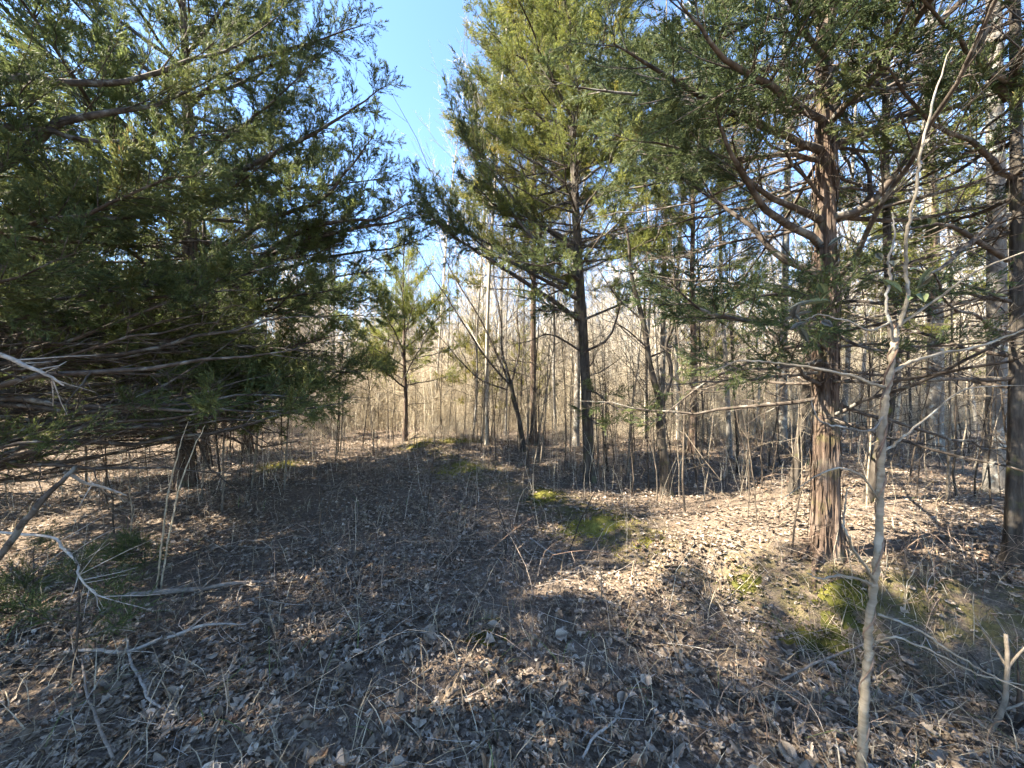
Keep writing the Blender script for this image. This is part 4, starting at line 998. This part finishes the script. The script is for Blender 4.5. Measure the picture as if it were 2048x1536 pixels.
def vine_sapling():
    r = np.random.default_rng(111); z = 1.56
    trunk = [(1722, 1560, z), (1726, 1470, z), (1729, 1390, z), (1735, 1320, z), (1738, 1250, z), (1748, 1175, z), (1757, 1080, z), (1760, 1000, z), (1762, 920, z), (1764, 850, z), (1772, 790, z), (1782, 730, z), (1788, 680, z), (1796, 650, z)]
    pts = [ray(*p) for p in trunk]; base = pts[0].copy(); base[2] = Hf(base[0], base[1]); pts[0] = base - [0, 0, .04]
    root = empty('foreground_sapling', base); tag(root, 'pale tan sapling in the foreground wrapped by a twining vine', 'sapling')
    tube_obj('trunk', pts, [.0175, .0155, .0148, .0143, .0138, .0134, .013, .0126, .0124, .012, .0116, .0112, .0105, .0085], M['pale'], root, 14, 110, .5, r, .10)
    def br(pp, rad, mat='pale', tint=.7): return tube_obj('branch', [ray(*p) for p in pp], rad, M[mat], root, 6, None, tint, r)
    lead = br([(1796, 655, z), (1815, 600, z), (1812, 545, z), (1812, 480, z - .02), (1822, 420, z - .03), (1835, 360, z - .04), (1842, 300, z - .05), (1868, 200, z - .07), (1902, 92, z - .1)], [.0085, .0075, .007, .0066, .006, .0055, .005, .004, .0015])
    br([(1788, 690, z), (1778, 640, z - .03), (1772, 600, z - .03), (1780, 560, z - .03), (1776, 520, z - .03), (1790, 470, z - .02), (1785, 430, z)], [.0065, .006, .005, .006, .0045, .004, .002], 'grey')
    br([(1752, 1170, z), (1735, 1140, z - .05), (1705, 1095, z - .08), (1688, 1050, z - .1), (1690, 1010, z - .1), (1697, 975, z - .1)], [.006, .005, .005, .004, .003, .002])
    br([(1748, 1172, z), (1720, 1160, z - .1), (1680, 1152, z - .15), (1640, 1158, z - .2), (1615, 1145, z - .22)], [.006, .005, .004, .003, .002])
    br([(1755, 1228, z), (1790, 1240, z), (1840, 1262, z - .05), (1900, 1302, z - .1), (1960, 1338, z - .12), (2060, 1388, z - .2)], [.0055, .005, .0045, .004, .003, .002])
    br([(1745, 1285, z), (1785, 1275, z - .05), (1830, 1288, z - .08), (1880, 1310, z - .1), (1960, 1350, z - .12), (2060, 1372, z - .15)], [.005, .0045, .004, .0035, .003, .002])
    br([(1775, 778, z), (1740, 765, z), (1680, 745, z + .05), (1600, 732, z + .1), (1530, 724, z + .15), (1480, 722, z + .2), (1412, 746, z + .25)], [.008, .007, .0065, .006, .005, .004, .002])
    br([(1780, 745, z), (1830, 720, z + .05), (1890, 705, z + .1), (1960, 692, z + .15), (2060, 655, z + .25)], [.008, .007, .006, .0055, .004])
    br([(1770, 830, z), (1740, 860, z - .05), (1690, 855, z - .08), (1640, 842, z - .1), (1620, 800, z - .1)], [.005, .004, .004, .003, .002], 'grey')
    br([(1762, 905, z), (1800, 880, z + .1), (1860, 830, z + .2), (1930, 780, z + .3), (2050, 770, z + .4)], [.006, .005, .004, .004, .002])
    br([(1765, 1010, z), (1720, 950, z - .05), (1660, 940, z - .1), (1560, 1000, z - .1)], [.004, .0035, .003, .001])
    br([(1800, 650, z), (1870, 600, z), (1950, 545, z - .05), (2060, 500, z - .1)], [.006, .005, .004, .003])
    twl = br([(1790, 640, z), (1740, 660, z - .1), (1690, 640, z - .15), (1640, 630, z - .2), (1610, 640, z - .22)], [.004, .0035, .003, .0025, .001])
    lm = [oval_leaf_mesh(r, t) for t in (.1, .4, .5, .6, .9, 1.0)]
    spots = [(1625, 622, 1), (1612, 642, 1), (1642, 640, 2), (1588, 640, 1), (1600, 655, 0), (1650, 590, 5), (1640, 600, 5), (1660, 600, 4), (1630, 600, 3), (1575, 620, 1),
             (1820, 592, 5), (1840, 585, 4), (1805, 585, 5), (1790, 520, 3), (1765, 520, 0), (1850, 545, 4), (1865, 550, 3), (1870, 530, 4), (1770, 470, 3), (1690, 470, 0), (1845, 440, 3), (1860, 450, 4)]
    for i, (px, py, c) in enumerate(spots):
        par = twl if px < 1700 else lead
        zz = z - .2 if px < 1700 else z - .04
        o = link('leaf', lm[c], par); p = ray(px, py, zz) - base
        s = r.uniform(.06, .10); o.scale = (s, s, s); o.location = p
        o.rotation_euler = (r.uniform(-.9, .9), r.uniform(-.9, .9), r.uniform(0, 6.28))
    # the vine
    P = spline(pts, 260); t = np.linspace(0, 1, 260); ang = t * 2 * PI * 8.5 + .6 * np.sin(t * 21)
    R = np.interp(t, [0, .1, 1], [.0172, .015, .0108]) + .0015
    Q = P + np.stack([np.cos(ang) * R, np.sin(ang) * R, 0 * t], -1)
    vine = empty('twining_vine', base); tag(vine, 'thin brown vine spiralling up the pale foreground sapling', 'vine')
    b = MB(); V, F = tubes((Q - base)[None], np.full((1, 260), .0032) * (1 + .25 * np.sin(t * 90))[None], 5); b.add(V, F, .25); b.build('stem', M['cane'], vine)
    Q2 = P[150:] + np.stack([np.cos(ang[150:] * .6 + 2) * R[150:], np.sin(ang[150:] * .6 + 2) * R[150:], 0 * t[150:]], -1)
    b = MB(); V, F = tubes((Q2 - base)[None], np.full((1, 110), .004), 5); b.add(V, F, .1); b.build('stem', M['cane'], vine)
vine_sapling()

# ------------------------------------------------------------------ fallen branches, left foreground sticks, seedlings, moss
def stick(name, label, pp, rad, mat='twig', tint=.6, twigs=0, seed=1, cat='fallen branch', group=None):
    r = np.random.default_rng(seed)
    pts = np.array([p if len(p) == 3 and isinstance(p, np.ndarray) else ray(*p) for p in pp])
    base = pts[0].copy()
    n = len(pts) * 6; P = spline(pts, n) - base; P[1:] += np.cumsum(r.normal(0, .0025, (n - 1, 3)), 0)
    b = MB(); R = np.interp(np.linspace(0, 1, n), np.linspace(0, 1, len(rad)), rad)
    V, F = tubes(P[None], R[None], 7); b.add(V, F, tint)
    if twigs:
        i = r.integers(n // 4, n, twigs); d = nrm(nrm(P[-1] - P[0]) + 1.0 * nrm(r.normal(size=(twigs, 3)))); l = r.uniform(.08, .3, (twigs, 1))
        q = np.linspace(0, 1, 4)[None, :, None]
        Q = P[i][:, None] + d[:, None] * q * l[:, None] + np.cumsum(r.normal(0, .008, (twigs, 4, 3)), 1) * q
        V, F = tubes(Q, np.full((twigs, 1), min(rad) * .8 + .001) * np.array([1, .8, .6, .3]), 4); b.add(V, F, tint)
    o = b.build(name, M[mat]); o.location = base
    return tag(o, label, cat, group)
def g(px, py, up=.02):
    p = gnd(px, py); p[2] += up; return p
stick('fallen_branch', 'mossy grey fallen branch lying left of centre below the canes', [g(232, 1200), g(300, 1196, .03), g(400, 1186, .03), g(480, 1172, .03), g(550, 1166)], [.020, .019, .017, .013, .008], tint=.45, twigs=3, seed=1)
stick('fallen_branch', 'long thin fallen branch arching through the left foreground leaves', [g(130, 1310), g(190, 1313, .03), g(255, 1318, .03), g(340, 1297, .04), g(420, 1272, .04), g(500, 1262)], [.008, .010, .010, .009, .008, .004], tint=.7, twigs=4, seed=2)
stick('fallen_branch', 'crooked pale stick bending down through the lower left leaves', [g(255, 1290, .03), g(265, 1340, .03), g(285, 1380, .04), g(300, 1410, .04), g(340, 1430)], [.006, .007, .006, .006, .004], tint=.75, twigs=2, seed=3)
stick('fallen_branch', 'weathered stick at the bottom left corner, curving toward the camera', [g(165, 1320), g(175, 1400, .06), g(195, 1460, .08), g(225, 1530, .05)], [.004, .0055, .006, .006], tint=.35, twigs=3, seed=4)
stick('fallen_branch', 'thin dark branch lying on the mossy bank below the large cedar', [g(1560, 1400, .1), g(1650, 1370, .15), g(1740, 1330, .15), g(1850, 1290, .1)], [.006, .006, .005, .004], tint=.3, seed=5)
stick('fallen_branch', 'short broken stick in front of the bright moss', [g(1060, 1085, .05), g(1090, 1105, .03), g(1115, 1118, .02)], [.007, .007, .006], tint=.8, seed=6)
stick('fallen_branch', 'pale broken twig standing out at the lower centre', [g(1165, 1525), g(1200, 1480, .05), g(1240, 1440, .03), g(1260, 1420)], [.005, .006, .005, .003], tint=.8, twigs=2, seed=7)
stick('leaning_pole', 'broken reddish grey pole leaning across the left edge', [(-60, 1180, 1.9), (20, 1090, 1.9), (90, 1005, 1.9), (158, 932, 1.95)], [.016, .015, .014, .009], mat='limb', tint=.5, seed=8, cat='dead branch')
stick('lichen_branch', 'whitish lichen crusted branch hanging at the left edge', [(-30, 1060, 2.1), (95, 1075, 2.1), (130, 1100, 2.1), (160, 1125, 2.05), (165, 1150, 2.0), (190, 1190, 2.0), (228, 1205, 2.0)], [.007, .007, .007, .006, .005, .004, .0015], tint=.9, twigs=16, seed=9, cat='dead branch')
stick('lichen_branch', 'grey stub branch poking right from the leaning pole', [(130, 945, 2.0), (170, 960, 2.1), (215, 972, 2.2), (260, 980, 2.3)], [.009, .008, .007, .004], tint=.8, twigs=4, seed=10, cat='dead branch')
stick('lichen_branch', 'thick pale twig entering from the left edge at middle height', [(-30, 700, 1.8), (30, 722, 1.85), (90, 745, 1.9), (130, 770, 1.95)], [.012, .011, .008, .004], tint=.85, twigs=8, seed=11, cat='dead branch')
stick('tall_cane', 'straw coloured cane rising beside the broad cedar, the left of two', [g(312, 1180, 0), ray(325, 1060, 2.75), ray(338, 970, 2.75), ray(352, 900, 2.75), ray(372, 840, 2.8)], [.006, .006, .005, .004, .002], mat='straw', tint=.7, seed=12, cat='cane')
stick('tall_cane', 'straw coloured cane rising beside the broad cedar, the right of two', [g(322, 1178, 0), ray(335, 1070, 2.8), ray(352, 980, 2.8), ray(378, 900, 2.85), ray(405, 850, 2.9)], [.006, .006, .005, .004, .002], mat='straw', tint=.85, seed=13, cat='cane')
for i, (a, b_, lab) in enumerate((((1205, 1210), (1190, 1080), 'crooked thin stem standing at centre below the bright moss'), ((1400, 1215), (1410, 1120), 'forked pale twig standing before the mossy bank'),
                                 ((1010, 1120), (985, 985), 'thin dark stem left of the bright moss patch'), ((1140, 1100), (1200, 965), 'slanting dark cane rising over the bright moss patch'),
                                 ((1515, 1060), (1480, 800), 'tall thin stem in the litter left of the large cedar'), ((1580, 1120), (1650, 880), 'dark cane slanting across the foot of the large cedar'),
                                 ((640, 1100), (632, 930), 'thin stem standing in the brambles on the track'), ((850, 1060), (866, 860), 'thin stem rising by the mossy ridge'),
                                 ((1965, 1480), (2010, 1260), 'grey sapling stem near the lower right corner'), ((2020, 1480), (2048, 1380), 'dark reddish stem at the lower right corner'))):
    p = g(*a, 0); d = float(p[1]); q = ray(*b_, d + .05); m = (p + q) / 2 + np.random.default_rng(200 + i).normal(0, .03, 3)
    stick('standing_stem', lab, [p, m, q], [.006 + .001 * (i % 3), .005, .0025] if i < 8 else [.012, .010, .008], mat='stem', tint=(.6, .7, .2, .1, .5, .1, .4, .2, .8, .1)[i], twigs=5, seed=300 + i, cat='stem')

def seedling(label, base, h, seed):
    r = np.random.default_rng(seed); root = empty('cedar_seedling', base); tag(root, label, 'seedling')
    tube_obj('trunk', [base, base + [.02, 0, h * .5], base + [0, .02, h]], [.007, .005, .002], M['limb'], root, 6)
    for i in range(9):
        t = r.uniform(.2, 1); put_branch(root, 'sprig', (0, 0, h * t), r.uniform(0, 6.28), r.uniform(.2, .8), .24 * (1.25 - t) + .08, r, (.72, .82, .66))
seedling('low green cedar seedling in the left foreground leaves', g(150, 1330, 0), .55, 401)
seedling('green cedar seedling at the left edge under the lichen branch', g(60, 1250, 0), .5, 402)
seedling('tiny cedar seedling beside the mossy fallen branch', g(285, 1160, 0), .3, 403)

def moss_patch(label, px, py, rx, ry, hgt, seed, lo=.25, hi=1.0):
    r = np.random.default_rng(seed); c = gnd(px, py)
    n, k = 12, 30; b = MB()
    a = np.arange(k) * 2 * PI / k; edge = 1 + .28 * vnoise(np.cos(a) * 1.7 + seed, np.sin(a) * 1.7, 0, seed) + .12 * vnoise(np.cos(a) * 5 + seed, np.sin(a) * 5, 0, seed + 1)
    rr = np.linspace(0.02, .8, n); hgt = hgt * .6
    X = c[0] + rx * rr[:, None] * np.cos(a) * edge; Y = c[1] + ry * rr[:, None] * np.sin(a) * edge
    Z = H(X, Y) + .6 * hgt * (1 - rr[:, None] ** 2) * (.75 + 1.3 * vnoise(X * 7, Y * 7, 0, seed)) + .012 * vnoise(X * 30, Y * 30, 0, seed) - .02 * (rr[:, None] / .8) ** 3
    i = np.arange(n - 1)[:, None] * k; j = np.arange(k)[None]; j2 = (j + 1) % k
    root = empty('moss_patch', c); tag(root, label, 'moss', 'moss cushions along the low bank')
    b.add(np.stack([X, Y, Z], -1) - c, np.stack([i + j, i + k + j, i + k + j2, i + j2], -1).reshape(-1, 4), np.clip(.5 + .5 * vnoise(X * 6, Y * 6, 0, seed + 3), 0, 1).ravel() * (hi - lo) + lo)
    b.build('cushion', M['moss'], root)
    m = int(min(5000, 9000 * rx * ry + 600)); t = r.uniform(0, 2 * PI, m); q = r.uniform(0, 1, m) ** .62 * 1.3
    e = np.interp(t, np.append(a, 2 * PI), np.append(edge, edge[0]))
    x = c[0] + rx * q * np.cos(t) * e; y = c[1] + ry * q * np.sin(t) * e
    kk = vnoise(x * 7, y * 7, 0, seed) > -.35 - .5 * (q < .5); x, y, q = x[kk], y[kk], q[kk]; m = len(x)
    z = H(x, y) + .6 * hgt * np.maximum(0, 1 - q ** 2) * np.maximum(0, .75 + 1.3 * vnoise(x * 7, y * 7, 0, seed))
    f = MB(); V, F = blades(np.stack([x, y, z], -1) - c, nrm(r.normal(0, .5, (m, 3)) + [0, 0, 1]), r.uniform(.012, .034, m), r.uniform(.004, .009, m), r)
    f.add(V, F, np.repeat(np.clip(r.normal(.5 * (lo + hi), .2, m), 0, 1), 4)); f.build('tufts', M['moss'], root, smooth=False)['kind'] = 'stuff'
moss_patch('bright yellow green moss cushion in the sun patch', 1180, 1052, .40, .26, .07, 501, .5)
moss_patch('small sunlit moss cushion right of the brightest one', 1275, 1095, .20, .16, .06, 502, .5)
moss_patch('dark mossy flank of the bank behind the foreground sapling', 1660, 1270, .45, .22, .05, 503, 0, .45)
moss_patch('green moss strip on the bank below the large cedar', 1680, 1195, .28, .10, .03, 504, .1, .7)
moss_patch('dark moss patch on the bank edge left of the large cedar', 1490, 1165, .18, .10, .03, 505, 0, .4)
moss_patch('long mossy hump on the low ridge in the middle distance', 925, 935, .75, .45, .07, 506, .3)
moss_patch('mossy crest lit by sun at the far end of the ridge', 905, 882, .75, .45, .10, 507, .4)
moss_patch('moss mound beside the foot of the small airy cedar', 835, 892, .55, .35, .08, 508, .2, .9)
moss_patch('moss strip on the left edge of the track in the sun', 562, 930, .30, .55, .06, 509, .5)
moss_patch('dull moss patch on the ridge halfway to the dark straight cedar', 1085, 992, .25, .22, .04, 510, .1, .6)
moss_patch('thin moss patch in the centre foreground leaves', 975, 1278, .10, .05, .012, 511, .3, .8)
